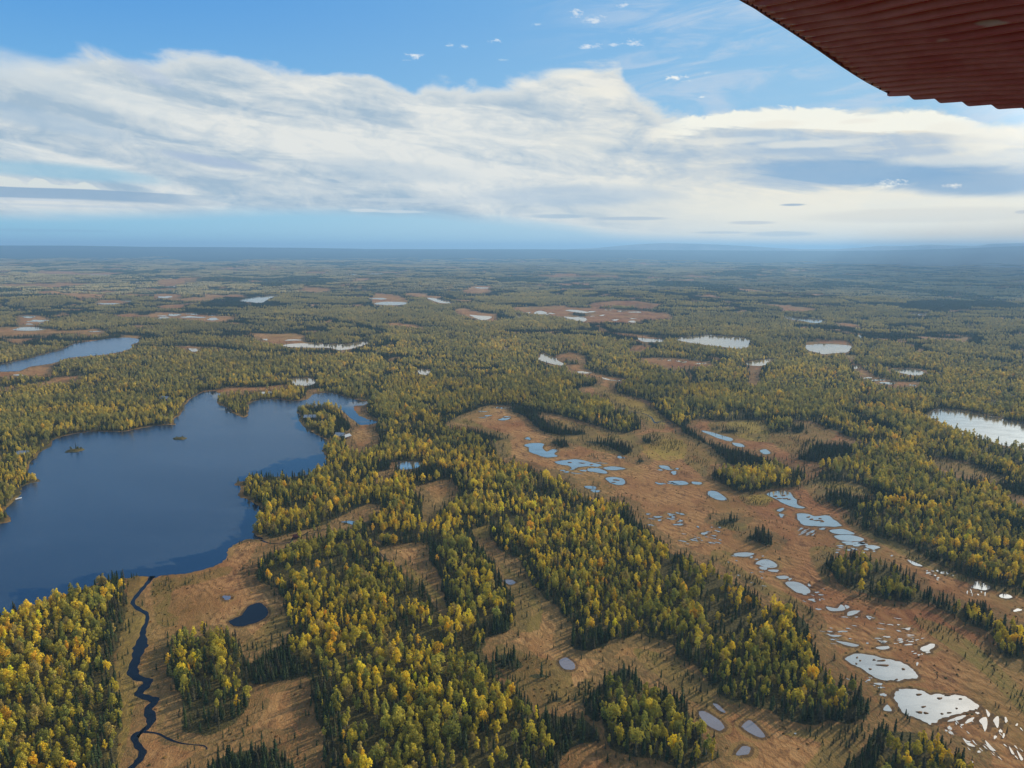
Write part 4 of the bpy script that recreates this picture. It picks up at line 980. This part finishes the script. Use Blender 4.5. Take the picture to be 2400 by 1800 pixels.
# --- the 300 birches and 300 spruces that show largest are things of their own
def proto(name, cg, tg, cm_, bm_):
    root = bpy.data.objects.new(name, None)
    cr = bpy.data.objects.new("crown", cg.mesh("crown", [cm_, bm_])); trk = bpy.data.objects.new("trunk", tg.mesh("trunk", [bm_, bm_]))
    cr.parent = root; trk.parent = root; return root, cr, trk
pro_b = [proto("birch_tree", c, t_, m_leaf_s, m_bark) for c, t_ in birch_near]
pro_s = [proto("spruce_tree", c, t_, m_need_s, m_sbark) for c, t_ in spruce_near]
CNAME = ["olive green", "yellow-green", "golden yellow", "orange-gold", "deep orange", "fresh green", "brownish olive", "bright yellow"]
def where(u, v):
    if u < 345: z = "left of the stream"
    elif u < 640: z = "on the stream-side wood island" if v < 1730 else "on the hump by the stream"
    elif u < 1330: z = "in the long middle wood"
    elif u < 1660: z = "in the bottom centre clump"
    elif u < 2000: z = "beside the bright ponds"
    else: z = "below the largest bright pond"
    return z
def band(u, v):
    h = "at the bottom edge" if v > 1765 else ("near the bottom edge" if v > 1700 else ("farther up" if v > 1620 else "farther up"))
    return h
def size(s_): return "tall" if s_ > 1.2 else ("small" if s_ < 0.88 else "middling")
def individuals(T, protos, n, kind):
    iv = in_view(T[:, 0], T[:, 1]); d = np.hypot(np.hypot(T[:, 0], T[:, 1]), CAM_H)/np.maximum(T[:, 2], .3)
    d = np.where(iv, d, 1e9)
    if kind == 'spruce':
        # keep those not hidden inside birch crowns: stands and belts first
        d = d*np.where(T[:, 9] == 0, 1.25, 1.0)
    idx = np.argsort(d)[:n]
    order = {}
    for i in idx:
        row = T[i]; u, v = to_px(row[0:1], row[1:2], 5.0); u, v = float(u[0]), float(v[0])
        root, cr, trk = protos[i % len(protos)]
        r_, c_, t_ = root.copy(), cr.copy(), trk.copy()
        for o_ in (r_, c_, t_): COL.objects.link(o_)
        c_.parent = r_; t_.parent = r_
        s_ = row[2]; r_.location = (row[0], row[1], 0); r_.rotation_euler = (0, 0, row[4]); r_.scale = (s_*row[3], s_*row[3], s_)
        c_.color = (*row[5:8], 1)
        if kind == 'birch': lab = f"{size(s_*1.42)} {CNAME[int(row[9])]} birch"; r_["category"] = "birch tree"
        else: lab = f"{size(s_*1.4)} {'slim dark' if row[3] < 1 else 'bushy dark'} spruce"; r_["category"] = "spruce tree"
        order.setdefault((lab, where(u, v), band(u, v)), []).append((u, v, r_))
    # within each kind-and-place the trees are told apart by their place along the row
    for (lab, z, b_), L in order.items():
        L.sort(key=lambda q: q[0]); N = len(L)
        for k, (u, v, ob) in enumerate(L):
            px = round(u/24)
            ob["label"] = f"{lab} {z}, {b_}" + ("" if N == 1 else (", leftmost such" if k == 0 else (", rightmost such" if k == N-1 else "")))
            ob["group"] = f"{kind} trees {z}"
    return idx
ib = individuals(Bt, pro_b, 300, 'birch'); isp = individuals(St, pro_s, 300, 'spruce')
kb = np.ones(len(Bt), bool); kb[ib] = False; ks_ = np.ones(len(St), bool); ks_[isp] = False
Bt, St = Bt[kb], St[ks_]

# --- all the others: one object of birch wood and one of spruce wood, instanced
def forest(name, pts, variants, scales, label, cat):
    """pts: list of (xyz, variant, rot, scale3, tint)"""
    xyz, var, rot, sc3, tint = pts
    me = bpy.data.meshes.new(name); me.vertices.add(len(xyz)); me.vertices.foreach_set('co', xyz.astype(np.float32).ravel())
    a = me.attributes.new('variant', 'INT', 'POINT'); a.data.foreach_set('value', var.astype(np.int32))
    a = me.attributes.new('rot', 'FLOAT_VECTOR', 'POINT'); a.data.foreach_set('vector', rot.astype(np.float32).ravel())
    a = me.attributes.new('scl', 'FLOAT_VECTOR', 'POINT'); a.data.foreach_set('vector', sc3.astype(np.float32).ravel())
    a = me.attributes.new('tint', 'FLOAT_COLOR', 'POINT'); a.data.foreach_set('color', np.column_stack([tint, np.ones(len(tint))]).astype(np.float32).ravel())
    ob = bpy.data.objects.new(name, me); COL.objects.link(ob)
    ng = bpy.data.node_groups.new(name, 'GeometryNodeTree')
    ng.interface.new_socket('Geometry', in_out='INPUT', socket_type='NodeSocketGeometry'); ng.interface.new_socket('Geometry', in_out='OUTPUT', socket_type='NodeSocketGeometry')
    n = ng.nodes; l = ng.links; gi = n.new('NodeGroupInput'); go = n.new('NodeGroupOutput')
    jn = n.new('GeometryNodeJoinGeometry')
    def na(nm, ty):
        q = n.new('GeometryNodeInputNamedAttribute'); q.data_type = ty; q.inputs[0].default_value = nm; return q.outputs[0]
    va, ra, sa = na('variant', 'INT'), na('rot', 'FLOAT_VECTOR'), na('scl', 'FLOAT_VECTOR')
    coll = bpy.data.collections.new(name+"_kinds")
    for i, g in enumerate(variants):
        po = bpy.data.objects.new(f"{name}_kind_{i:02d}", g); coll.objects.link(po)
    ci = n.new('GeometryNodeCollectionInfo'); ci.inputs['Collection'].default_value = coll; ci.inputs['Separate Children'].default_value = True; ci.inputs['Reset Children'].default_value = True
    ip = n.new('GeometryNodeInstanceOnPoints'); ip.inputs['Pick Instance'].default_value = True
    l.new(gi.outputs[0], ip.inputs['Points']); l.new(ci.outputs[0], ip.inputs['Instance']); l.new(va, ip.inputs['Instance Index'])
    l.new(ra, ip.inputs['Rotation']); l.new(sa, ip.inputs['Scale']); l.new(ip.outputs[0], go.inputs[0])
    md = ob.modifiers.new("forest", 'NODES'); md.node_group = ng
    tag(ob, label, cat, None, "stuff"); return ob
def scatter_low():
    X, Y, r = cand(200, 1000, 2.6, seed=77); c = land(X, Y); k = c == 1; X, Y = X[k], Y[k]
    n_ = fbm(X/9, Y/9, 3, 19); p = 0.05+0.60*np.clip((n_-.53)*6, 0, 1); p *= np.where(sheet(SC, X, Y) > 0, 1.0, 0.55)*np.clip(1.25-np.hypot(X, Y)/1100, .2, 1)
    k = (r.uniform(size=len(X)) < p) & ~near_water(X, Y, 1.0); X, Y = X[k], Y[k]; n = len(X)
    s_ = r.uniform(.35, 1.0, n); tint = np.array([(0.15,0.10,0.035), (0.20,0.13,0.045), (0.22,0.11,0.04), (0.11,0.10,0.035), (.34, .22, .07)])[r.integers(0, 5, n)]*r.uniform(.8, 1.2, (n, 1))
    gs = []
    for q in range(3):
        g = Geo(); rr = np.random.default_rng(900+q)
        for a in range(16):
            th = rr.uniform(0, 6.28); w = rr.uniform(0, .75); g.card(np.array([w*math.cos(th), w*math.sin(th)*1.0, rr.uniform(.08, .55)*(1.1-w)]), np.array([math.cos(th), math.sin(th), .9])+rr.normal(size=3)*.4, .42, rr)
        gs.append(g.mesh("shrub", [m_need_i, m_sbark]))
    forest("bog_shrubs", (np.column_stack([X, Y, np.zeros(n)]), r.integers(0, 3, n), np.column_stack([np.zeros(n), np.zeros(n), r.uniform(0, 6.28, n)]), np.column_stack([s_, s_, s_*r.uniform(.6, 1.2, n)]), tint), gs, None, "low brown shrubs and tussocks scattered over the rust coloured bogs", "bog shrubs")
    print('shrubs', n)
def rows(T, nnear, nmid, extra, vextra, tcol, r):
    z = height(T[:, 0], T[:, 1]); xyz = np.column_stack([T[:, 0], T[:, 1], z-0.1])
    var = np.where(T[:, 8] == 0, r.integers(0, nnear, len(T)), nnear+r.integers(0, nmid, len(T)))
    sc = np.column_stack([T[:, 2]*T[:, 3], T[:, 2]*T[:, 3], T[:, 2]]); rot = np.column_stack([np.zeros(len(T)), np.zeros(len(T)), T[:, 4]]); tint = T[:, 5:8]
    if len(extra):
        m = len(extra); z = height(extra[:, 0], extra[:, 1]); xyz = np.concatenate([xyz, np.column_stack([extra, z-.2])])
        var = np.concatenate([var, nnear+nmid+r.integers(0, vextra, m)]); sc = np.concatenate([sc, np.ones((m, 3))*np.column_stack([np.ones(m), np.ones(m), r.uniform(.85, 1.15, m)])])
        rot = np.concatenate([rot, np.column_stack([np.zeros(m), np.zeros(m), r.uniform(0, 6.28, m)])]); tint = np.concatenate([tint, tcol(extra, r)])
    return xyz, var, rot, sc, tint
bv = [merge(c, t_).mesh("birch", [m_leaf_i, m_bark]) for c, t_ in birch_near]+[merge(c, t_).mesh("birch_mid", [m_leaf_i, m_bark]) for c, t_ in birch_mid]+[patch(700+i, .22).mesh("birch_patch", [m_leaf_i, m_far_sp]) for i in range(4)]
sv_ = [merge(c, t_).mesh("spruce", [m_need_i, m_sbark]) for c, t_ in spruce_near]+[merge(c, t_).mesh("spruce_mid", [m_need_i, m_sbark]) for c, t_ in spruce_mid]+[patch(800+i, .95, 80).mesh("spruce_patch", [m_leaf_i, m_far_sp]) for i in range(3)]
scatter_low()
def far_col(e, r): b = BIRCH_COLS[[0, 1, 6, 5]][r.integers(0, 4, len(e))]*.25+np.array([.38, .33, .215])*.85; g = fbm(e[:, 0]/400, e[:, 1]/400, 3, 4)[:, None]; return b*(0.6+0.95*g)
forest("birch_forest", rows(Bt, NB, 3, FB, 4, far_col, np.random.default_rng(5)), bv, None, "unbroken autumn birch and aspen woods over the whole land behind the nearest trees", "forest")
forest("spruce_forest", rows(St, NS, 2, FS, 3, lambda e, r: np.tile((.16, .17, .05), (len(e), 1)), np.random.default_rng(6)), sv_, None, "dark spruce belts along wood edges and thin spruces scattered over the bogs", "spruce wood")
# ------------------------------------------------------------------ far high ground and mountains
def smat(name, a, b, s=0.0006):
    m, t, o = mat(name); P = t.new('ShaderNodeNewGeometry').outputs['Position']
    principled(t, o, t.mix(t.mr(t.noise(P, s, 5, 0.6), .4, .6), a, b), 0.95, 0.02); return m
m_ridge = smat("ridge_woods", (0.016, 0.028, 0.034), (0.030, 0.045, 0.045)); m_mtn = smat("mountain_rock", (0.20, 0.22, 0.24), (0.34, 0.34, 0.34))
def ridge(name, crest, r0, r1, m, rough=0.02, seed=0, back=2500, label=None):
    """crest: [(picture x, picture y)] seen from the camera; slope rises from distance r0 to the crest at r1"""
    xs = np.linspace(crest[0][0], crest[-1][0], 160); ys = np.interp(xs, [c[0] for c in crest], [c[1] for c in crest])
    r = np.random.default_rng(seed); d = px_dir(xs, ys); az = np.arctan2(d[:, 0], d[:, 1]); el = np.arcsin(d[:, 2])
    hz = CAM_H+np.tan(el)*r1; hz = np.maximum(hz, 1)
    v = []; n = len(xs); steps = [(0.0, 0.0), (.25, .16), (.5, .42), (.75, .75), (.9, .93), (1.0, 1.0)]
    for q, hq in steps:
        rr = r0+(r1-r0)*q
        for i in range(n):
            w = 1+rough*6*(fbm(np.array([az[i]*60.]), np.array([q*4.+seed]), 4, seed)[0]-.5)*(1 if 0 < q < 1 else 0)
            v.append((math.sin(az[i])*rr, math.cos(az[i])*rr, hz[i]*hq*w-0.5))
    for i in range(n): v.append((math.sin(az[i])*(r1+back), math.cos(az[i])*(r1+back), -5))
    k = len(steps)+1; f = [(a*n+i, a*n+i+1, (a+1)*n+i+1, (a+1)*n+i) for a in range(k-1) for i in range(n-1)]
    o = mesh_obj(name, v, f, m, None, True); tag(o, label, None, None, "structure"); return o
ridge("plateau", [(380, 586), (640, 584.0), (820, 583.2), (1000, 583.8), (1250, 584.0), (1500, 585.6), (1700, 586.6), (1950, 588), (2120, 586), (2250, 582), (2380, 577), (2500, 574), (2700, 574)], 9800, 17500, m_ridge, 0.03, 3)
ridge("hills", [(-300, 573), (0, 575.2), (180, 575.6), (330, 578.2), (520, 579.0), (700, 580.5), (850, 583)], 11000, 17500, m_ridge, 0.03, 5)
ridge("mountains", [(1330, 584), (1400, 581), (1450, 576), (1500, 572), (1560, 569.5), (1620, 571), (1680, 573), (1740, 576), (1800, 580), (1880, 584), (1960, 584), (2020, 580), (2060, 576), (2120, 577), (2180, 573), (2240, 575), (2290, 576), (2320, 571.5), (2370, 570), (2450, 570), (2600, 573), (2750, 577)], 18800, 20200, m_mtn, 0.08, 9, 2500)

# ------------------------------------------------------------------ islets in the big lake
def islet(u, v, a, b, seed):
    x, y = ground_at(u, v); x, y = float(x), float(y); r = np.random.default_rng(seed); vs_ = []; n = 18
    for q, z in ((1.0, -.4), (.92, .35), (.6, .75), (.25, .95)):
        for i in range(n): th = 6.283*i/n; w = 1+.18*math.sin(2*th+seed)+.1*math.sin(5*th); vs_.append((a*q*w*math.cos(th), b*q*w*math.sin(th), z+r.uniform(-.1, .1)))
    vs_.append((0, 0, 1.05)); f = [(k*n+i, k*n+(i+1) % n, (k+1)*n+(i+1) % n, (k+1)*n+i) for k in range(3) for i in range(n)]+[(3*n+i, 3*n+(i+1) % n, 4*n) for i in range(n)]
    m = smat("islet_turf", (0.06, 0.06, 0.02), (0.17, 0.12, 0.04), 0.8)
    o = mesh_obj("islet", vs_, f, m, None, True); o.location = (x, y, 0.05); o["kind"] = "structure"; return x, y
def lone(kind, x, y, s_, z, label, group=None, k=0):
    pr = (pro_b if kind == 'birch' else pro_s)[k % 5]; r_, c_, t_ = pr[0].copy(), pr[1].copy(), pr[2].copy()
    for o_ in (r_, c_, t_): COL.objects.link(o_)
    c_.parent = r_; t_.parent = r_; r_.location = (x, y, z); r_.scale = (s_, s_, s_); r_.rotation_euler = (0, 0, k*1.3)
    c_.color = (0.10, 0.10, 0.02, 1) if kind == 'birch' else (0.03, 0.045, 0.02, 1)
    tag(r_, label, kind+" tree", group); return r_
x, y = islet(175, 1056, 7, 9, 1); lone('spruce', x+.8, y+1, .85, .8, "lone dark spruce on the left islet in the big lake", None, 1)
for q, (ddx, ddy, s_) in enumerate(((-4, 0, .38), (3.5, -1, .42), (-1.5, -2.5, .3), (5.5, 1.5, .3))):
    lone('birch', x+ddx, y+ddy, s_, .6, "low bush round the foot of the spruce on the left islet", "bushes on the left islet", q)
x, y = islet(421, 1028, 6.5, 6.5, 2)
for q, (ddx, ddy, s_) in enumerate(((-3, 0, .22), (2.5, 1, .25), (5, -.5, .2))):
    lone('birch', x+ddx, y+ddy, s_, .6, "low scrub bush on the flat right-hand islet in the big lake", "bushes on the right islet", q)

# ------------------------------------------------------------------ cabins and a boat on the lake shore
m_wall, t, o = mat("log_wall"); P = t.new('ShaderNodeTexCoord').outputs['Object']
wv = t.new('ShaderNodeTexWave', bands_direction='Z'); t.put(wv.inputs[0], P); wv.inputs['Scale'].default_value = 1.6
principled(t, o, t.mix(wv.outputs['Fac'], (0.10, 0.06, 0.035), (0.20, 0.13, 0.08)), 0.85)
m_tin, t, o = mat("pale_metal_roof"); P = t.new('ShaderNodeTexCoord').outputs['Object']
wv = t.new('ShaderNodeTexWave', bands_direction='X'); t.put(wv.inputs[0], P); wv.inputs['Scale'].default_value = 2.2
principled(t, o, t.mix(wv.outputs['Fac'], (0.30, 0.33, 0.35), (0.42, 0.44, 0.46)), 0.45, 0.4)
m_redp, t, o = mat("red_brown_roof"); principled(t, o, t.mix(t.noise(P, 2, 3), (0.09, 0.025, 0.02), (0.14, 0.04, 0.03)), 0.7)
m_glass, t, o = mat("window_glass"); principled(t, o, (0.03, 0.04, 0.05), 0.08, 0.5)
m_hull, t, o = mat("white_boat_paint"); principled(t, o, t.mix(t.noise(P, 3, 2), (0.62, 0.63, 0.64), (0.78, 0.78, 0.78)), 0.4, 0.4)
def box(bm, x0, y0, z0, x1, y1, z1):
    v = [bm.verts.new(p) for p in ((x0,y0,z0),(x1,y0,z0),(x1,y1,z0),(x0,y1,z0),(x0,y0,z1),(x1,y0,z1),(x1,y1,z1),(x0,y1,z1))]
    for f in ((0,3,2,1),(4,5,6,7),(0,1,5,4),(1,2,6,5),(2,3,7,6),(3,0,4,7)): bm.faces.new([v[i] for i in f])
def bobj(name, bm, m, parent=None):
    me = bpy.data.meshes.new(name); bm.to_mesh(me); bm.free(); me.materials.append(m)
    o = bpy.data.objects.new(name, me); COL.objects.link(o); o.parent = parent; return o
def cabin(u, v, w, d, h, rot, roofm, label, extra=True):
    x, y = ground_at(u, v); root = bpy.data.objects.new("cabin", None); COL.objects.link(root); root.location = (float(x), float(y), 0.2); root.rotation_euler = (0, 0, rot)
    tag(root, label, "cabin", "cabins round the big lake")
    bm = bmesh.new(); g = h+d*0.33
    P_ = [(-w/2,-d/2,-.4),(w/2,-d/2,-.4),(w/2,d/2,-.4),(-w/2,d/2,-.4),(-w/2,-d/2,h),(w/2,-d/2,h),(w/2,d/2,h),(-w/2,d/2,h),(-w/2,0,g),(w/2,0,g)]
    V_ = [bm.verts.new(p) for p in P_]
    for f in ((0,1,5,4),(2,3,7,6),(1,2,6,9,5),(3,0,4,8,7),(4,5,9,8),(6,7,8,9)): bm.faces.new([V_[i] for i in f])
    bobj("wall", bm, m_wall, root)
    bm = bmesh.new(); e = 0.55; sl = d*0.33/(d/2); th = 0.14
    for sgn in (1, -1):
        a = [(-w/2-e, 0, g+.06), (w/2+e, 0, g+.06), (w/2+e, sgn*(d/2+e), h-e*sl+.06), (-w/2-e, sgn*(d/2+e), h-e*sl+.06)]
        lo_ = [bm.verts.new(p) for p in a]; up = [bm.verts.new((p[0], p[1], p[2]+th)) for p in a]
        bm.faces.new(up); bm.faces.new(lo_[::-1])
        for i in range(4): bm.faces.new((lo_[i], lo_[(i+1) % 4], up[(i+1) % 4], up[i]))
    bmesh.ops.recalc_face_normals(bm, faces=bm.faces); roof = bobj("roof", bm, roofm, root)
    bm = bmesh.new(); box(bm, w*.2, .5, g-.6, w*.2+.4, .9, g+.6); bobj("chimney", bm, m_redp, roof)
    bm = bmesh.new(); box(bm, -.45, -d/2-.05, 0, .45, -d/2+.02, 2.0); bobj("door", bm, m_redp, root)
    for sx in (-w*.3, w*.3):
        bm = bmesh.new(); box(bm, sx-.5, -d/2-.04, .9, sx+.5, -d/2+.02, 1.8); bobj("window", bm, m_glass, root)
    return root
cabin(57, 1068, 11, 6.5, 2.6, R(10), m_tin, "pale-roofed cabin in a grassy clearing on the left shore of the big lake")
cabin(387, 938, 12, 7, 2.8, R(-20), m_tin, "pale-roofed cabin among the trees behind the top left shore of the big lake")
cabin(728, 982, 14, 7, 2.6, R(4), m_tin, "long pale-roofed cabin on the wooded point across the big lake")
cabin(797, 1027, 9, 8, 3.2, R(-10), m_tin, "boxy white cabin at the neck of the wooded point beside the rusty bog")
cabin(811, 1028, 10, 5, 2.6, R(60), m_tin, "narrow pale cabin turned slantwise, right of the boxy white cabin")
cabin(694, 1262, 3.4, 3.0, 1.9, R(15), m_redp, "tiny red-brown hut beside the creek mouth near the rust coloured point")
def boat(u, v, L, rot):
    x, y = ground_at(u, v); root = bpy.data.objects.new("rowing_boat", None); COL.objects.link(root); root.location = (float(x), float(y), .25); root.rotation_euler = (0, 0, rot)
    tag(root, "small white open boat lying at the left shore of the big lake", "boat"); n = 11; vs_ = []
    for i in range(n):
        q = i/(n-1); w = 0.85*math.sin(math.pi*min(.98, .22+.76*q))**.7; w = max(w, .05)
        for s_, hz_ in ((-1, .6), (-.6, .1), (0, -.05), (.6, .1), (1, .6)): vs_.append((-L/2+L*q, w*s_, hz_+.18*q*q*(1 if abs(s_) == 1 else .4)))
    f = [(i*5+j, i*5+j+1, i*5+j+6, i*5+j+5) for i in range(n-1) for j in range(4)]+[(0, 1, 2, 3, 4), tuple((n-1)*5+k for k in range(4, -1, -1))]
    o = mesh_obj("hull", vs_, f, m_hull, root); so = o.modifiers.new("s", 'SOLIDIFY'); so.thickness = .06
    for xx in (-L*.22, L*.12):
        bm = bmesh.new(); box(bm, xx-.15, -.78, .36, xx+.15, .78, .42); bobj("bench", bm, m_wall, root)
boat(44, 1170, 4.6, R(65))

# ------------------------------------------------------------------ the aircraft's wing with its corrugated underside
m_red, t, o = mat("red_wing_paint"); P = t.new('ShaderNodeTexCoord').outputs['Object']
nz = t.noise(P, 3.0, 5, 0.6); nz2 = t.noise(P, 26.0, 3, 0.6)
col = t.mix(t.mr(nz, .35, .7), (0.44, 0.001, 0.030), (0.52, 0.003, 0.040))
col = t.mix(t.m('MULTIPLY', attr(t, 'rib_sheen').outputs['Fac'], t.mr(nz, .3, .65, .4, .95)), col, (0.80, 0.34, 0.38)); glint = t.noise(t.vec(t.m('MULTIPLY', attr(t, 'wu').outputs['Fac'], 5.0), t.m('MULTIPLY', attr(t, 'wt').outputs['Fac'], 22.0), 4.0), 1.0, 3, .5)  # sky reflection on the rib flanks painted in as lighter bands
col = t.mix(t.m('MULTIPLY', t.mr(glint, .66, .74), t.m('MULTIPLY', attr(t, 'rib_sheen').outputs['Fac'], 0.8)), col, (0.75, 0.62, 0.62))  # pale glints painted as streaks along the ribs
principled(t, o, col, t.mr(nz, .3, .7, .06, .20), 0.5, bump=(nz, .3, .01))
m_rim, t, o = mat("red_wing_rim"); principled(t, o, t.mix(t.noise(P, 9, 3), (0.20, 0.010, 0.014), (0.32, 0.02, 0.025)), 0.35, 0.5)
m_riv, t, o = mat("dull_rivet"); principled(t, o, t.mix(t.noise(P, 60, 2), (0.10, 0.01, 0.012), (0.2, 0.05, 0.05)), 0.4, 0.5, Metallic=0.3)
# the plane of the underside: through three picture points at chosen distances
def ray(u, v, dist): return np.array([0, 0, CAM_H])+px_dir(np.array(float(u)), np.array(float(v)))*dist
p_tip = ray(2082, 218, 3.05); p_top = ray(1738, 0, 2.35); p_far = ray(2400, 256, 3.0)
pn = np.cross(p_top-p_tip, p_far-p_tip); pn /= np.linalg.norm(pn)
if pn[2] > 0: pn = -pn                                     # points down, towards the ground
def on_plane(u, v):
    d = px_dir(np.array(float(u)), np.array(float(v))); c0 = np.array([0, 0, CAM_H]); return c0+d*(np.dot(p_tip-c0, pn)/np.dot(d, pn))
ax = on_plane(2400, 155)-on_plane(1990, 186); ax /= np.linalg.norm(ax); ay = np.cross(pn, ax)
if np.dot(ay, on_plane(2100, 0)-p_tip) < 0: ay = -ay        # ax along the ribs, ay across them towards the camera side
def loc2(p): return np.array([np.dot(p-p_tip, ax), np.dot(p-p_tip, ay)])
outl = [(2700, 297), (2550, 276), (2400, 256), (2240, 237), (2160, 227), (2082, 217), (2030, 190), (1975, 155), (1925, 120), (1870, 83), (1835, 60), (1800, 38), (1770, 18), (1738, 0), (1690, -30), (1620, -74), (1500, -150), (1300, -280)]
o2 = np.array([loc2(on_plane(*q)) for q in outl]); L_ = o2[:, 0]; T_ = o2[:, 1]
k_tip = 5; left = o2[k_tip:]; bottom = o2[:k_tip+1][::-1]
# rows across the ribs; for each row the left end comes from the left edge, the right end from the trailing edge (the sheet widens past the frame)
PITCHW = 0.048; AMP = 0.0068
tmax = left[:, 1].max(); tmin = bottom[:, 1].min()
ns = int((tmax-tmin)/PITCHW*16); ts = np.linspace(tmin, tmax, ns)
sl = left[np.argsort(left[:, 1])]; sb = bottom[np.argsort(bottom[:, 1])]
xl = np.where(ts >= 0, np.interp(ts, sl[:, 1], sl[:, 0]), np.interp(ts, sb[:, 1], sb[:, 0]))
xr = np.full(ns, max(L_.max(), 2.4)); ph = (ts/PITCHW) % 1.0
prof = AMP*(np.cos(ph*2*np.pi)+0.25*np.cos(ph*4*np.pi))
NXW = 70; vs_ = []
wing = bpy.data.objects.new("aircraft_wing", None); COL.objects.link(wing); wing.location = p_tip
tag(wing, "dark red aircraft wing with ribbed underside jutting into the top right corner", "wing")
for z_off in (0,):
    for i in range(ns):
        for j in range(NXW):
            q = j/(NXW-1); X_ = xl[i]+(xr[i]-xl[i])*q**2.0; den = 0.0025*math.sin(X_*7+i*.013)+0.0015*math.sin(X_*17+ts[i]*9)
            fd = min(1.0, (X_-xl[i])/0.07) if ts[i] > 0.03 else 1.0
            vs_.append(ax*X_+ay*ts[i]+pn*((prof[i])*fd+den))
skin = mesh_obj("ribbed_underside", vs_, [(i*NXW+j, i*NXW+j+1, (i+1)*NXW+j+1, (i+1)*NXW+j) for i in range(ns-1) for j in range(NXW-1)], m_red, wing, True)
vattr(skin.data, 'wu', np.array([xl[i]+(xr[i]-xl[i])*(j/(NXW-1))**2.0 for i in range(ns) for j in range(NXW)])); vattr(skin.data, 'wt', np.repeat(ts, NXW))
vattr(skin.data, 'rib_sheen', np.repeat(np.clip(np.sin(ph*2*np.pi+0.6)*1.8-.75, 0, 1), NXW))
so = skin.modifiers.new("s", 'SOLIDIFY'); so.thickness = 0.002; so.offset = 0
up = -pn; vs_ = []
for i in range(0, ns, 10):
    for q in (0, .3, .7, 1.0):
        X_ = xl[i]+.006+(xr[i]-xl[i])*q; th = 0.015+0.10*math.sin(math.pi*min(1, .08+.5*(ts[i]-tmin)/(tmax-tmin))); th = .012 if q == 0 else th
        vs_.append(ax*X_+ay*ts[i]+up*th)
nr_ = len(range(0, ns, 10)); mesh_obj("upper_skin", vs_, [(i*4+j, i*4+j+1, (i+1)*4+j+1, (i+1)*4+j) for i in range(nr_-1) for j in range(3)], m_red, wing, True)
def tube(name, pts, rad_, m, parent, sides=8):
    vs_ = []; 
    for i, p in enumerate(pts):
        d = pts[min(i+1, len(pts)-1)]-pts[max(i-1, 0)]; d = d/np.linalg.norm(d); b = np.cross(d, pn); b /= np.linalg.norm(b)
        for s_ in range(sides): th = 6.283*s_/sides; vs_.append(p+(pn*math.cos(th)+b*math.sin(th))*rad_)
    return mesh_obj(name, vs_, [(i*sides+j, i*sides+(j+1) % sides, (i+1)*sides+(j+1) % sides, (i+1)*sides+j) for i in range(len(pts)-1) for j in range(sides)], m, parent, True)
ed = smooth(np.array([ax*a[0]+ay*a[1] for a in left]), 6, False)
tube("edge_rim", ed+up*0.003, 0.0065, m_rim, wing)
# flat rubbing strip inside the rim, with rivets
vs_ = []; inn = ed+(ax*.045)[None, :]
for a, b in zip(ed, inn): vs_ += [a+pn*(AMP*1.25+.0015), b+pn*(AMP*1.25+.0015)]
bm = bmesh.new()
for a in ed[2::2]:
    p = a+ax*.03+pn*(AMP*1.25+.003); bmesh.ops.create_icosphere(bm, subdivisions=1, radius=.0045, matrix=Matrix.Translation(p))
bobj("rivet_row", bm, m_riv, wing)
# no part is built for the pale glint near the corner
# ------------------------------------------------------------------ haze over the whole country
m_haze, t, o = mat("haze"); pv = t.new('ShaderNodeVolumePrincipled')
pv.inputs['Color'].default_value = (0.38, 0.68, 1.0, 1); pv.inputs['Density'].default_value = 8.2e-5; pv.inputs['Anisotropy'].default_value = 0.15
t.l.new(pv.outputs[0], o.inputs['Volume'])
bm = bmesh.new(); box(bm, -60000, -60000, -8, 60000, 60000, 400); hz = bobj("haze", bm, m_haze); tag(hz, "thin blue haze over the far woods", "haze", None, "stuff")
bmesh_fix = bmesh.new(); bmesh_fix.from_mesh(hz.data); bmesh.ops.recalc_face_normals(bmesh_fix, faces=bmesh_fix.faces); bmesh_fix.to_mesh(hz.data); bmesh_fix.free()

# ------------------------------------------------------------------ a cloud high beyond the right edge: its shadow lies over the far woods on the right
m_cloud, t, o = mat("cloud_white"); P = t.new('ShaderNodeNewGeometry').outputs['Position']
principled(t, o, t.mix(t.noise(P, .0004, 5, .6), (0.72, 0.74, 0.78), (0.82, 0.83, 0.85)), 1.0, 0.0)
ALT = 4000.0; off = (ALT-20)/math.tan(SUN_EL); ox, oy = off*math.sin(SUN_AZ), off*math.cos(SUN_AZ)
tg = [(4300, 33), (4100, 40), (4800, 50), (7000, 54), (8800, 50), (9600, 44), (9600, 34), (9000, 26), (7800, 24.5), (6200, 27)]
pts = smooth(np.array([(r_*math.sin(R(a_))+ox, r_*math.cos(R(a_))+oy) for r_, a_ in tg]), 8); cx, cy = pts.mean(0); n = len(pts); vs_ = []
for q, zz in ((0.80, -120), (1.0, 0), (0.93, 260), (0.7, 420), (0.4, 520)):
    for k, p in enumerate(pts):
        w = 1+.07*math.sin(k*1.9)+.05*math.sin(k*0.83+2)+.04*math.sin(k*3.3); vs_.append(((p[0]-cx)*q*w, (p[1]-cy)*q*w, zz+60*math.sin(k*1.3+q*9)))
vs_ += [(0, 0, -150), (0, 0, 560)]
f = [(a*n+j, a*n+(j+1) % n, (a+1)*n+(j+1) % n, (a+1)*n+j) for a in range(4) for j in range(n)]+[((j+1) % n, j, 5*n) for j in range(n)]+[(4*n+j, 4*n+(j+1) % n, 5*n+1) for j in range(n)]
cl_o = mesh_obj("cloud", vs_, f, m_cloud, None, True); cl_o.location = (cx, cy, ALT); cl_o["kind"] = "structure"
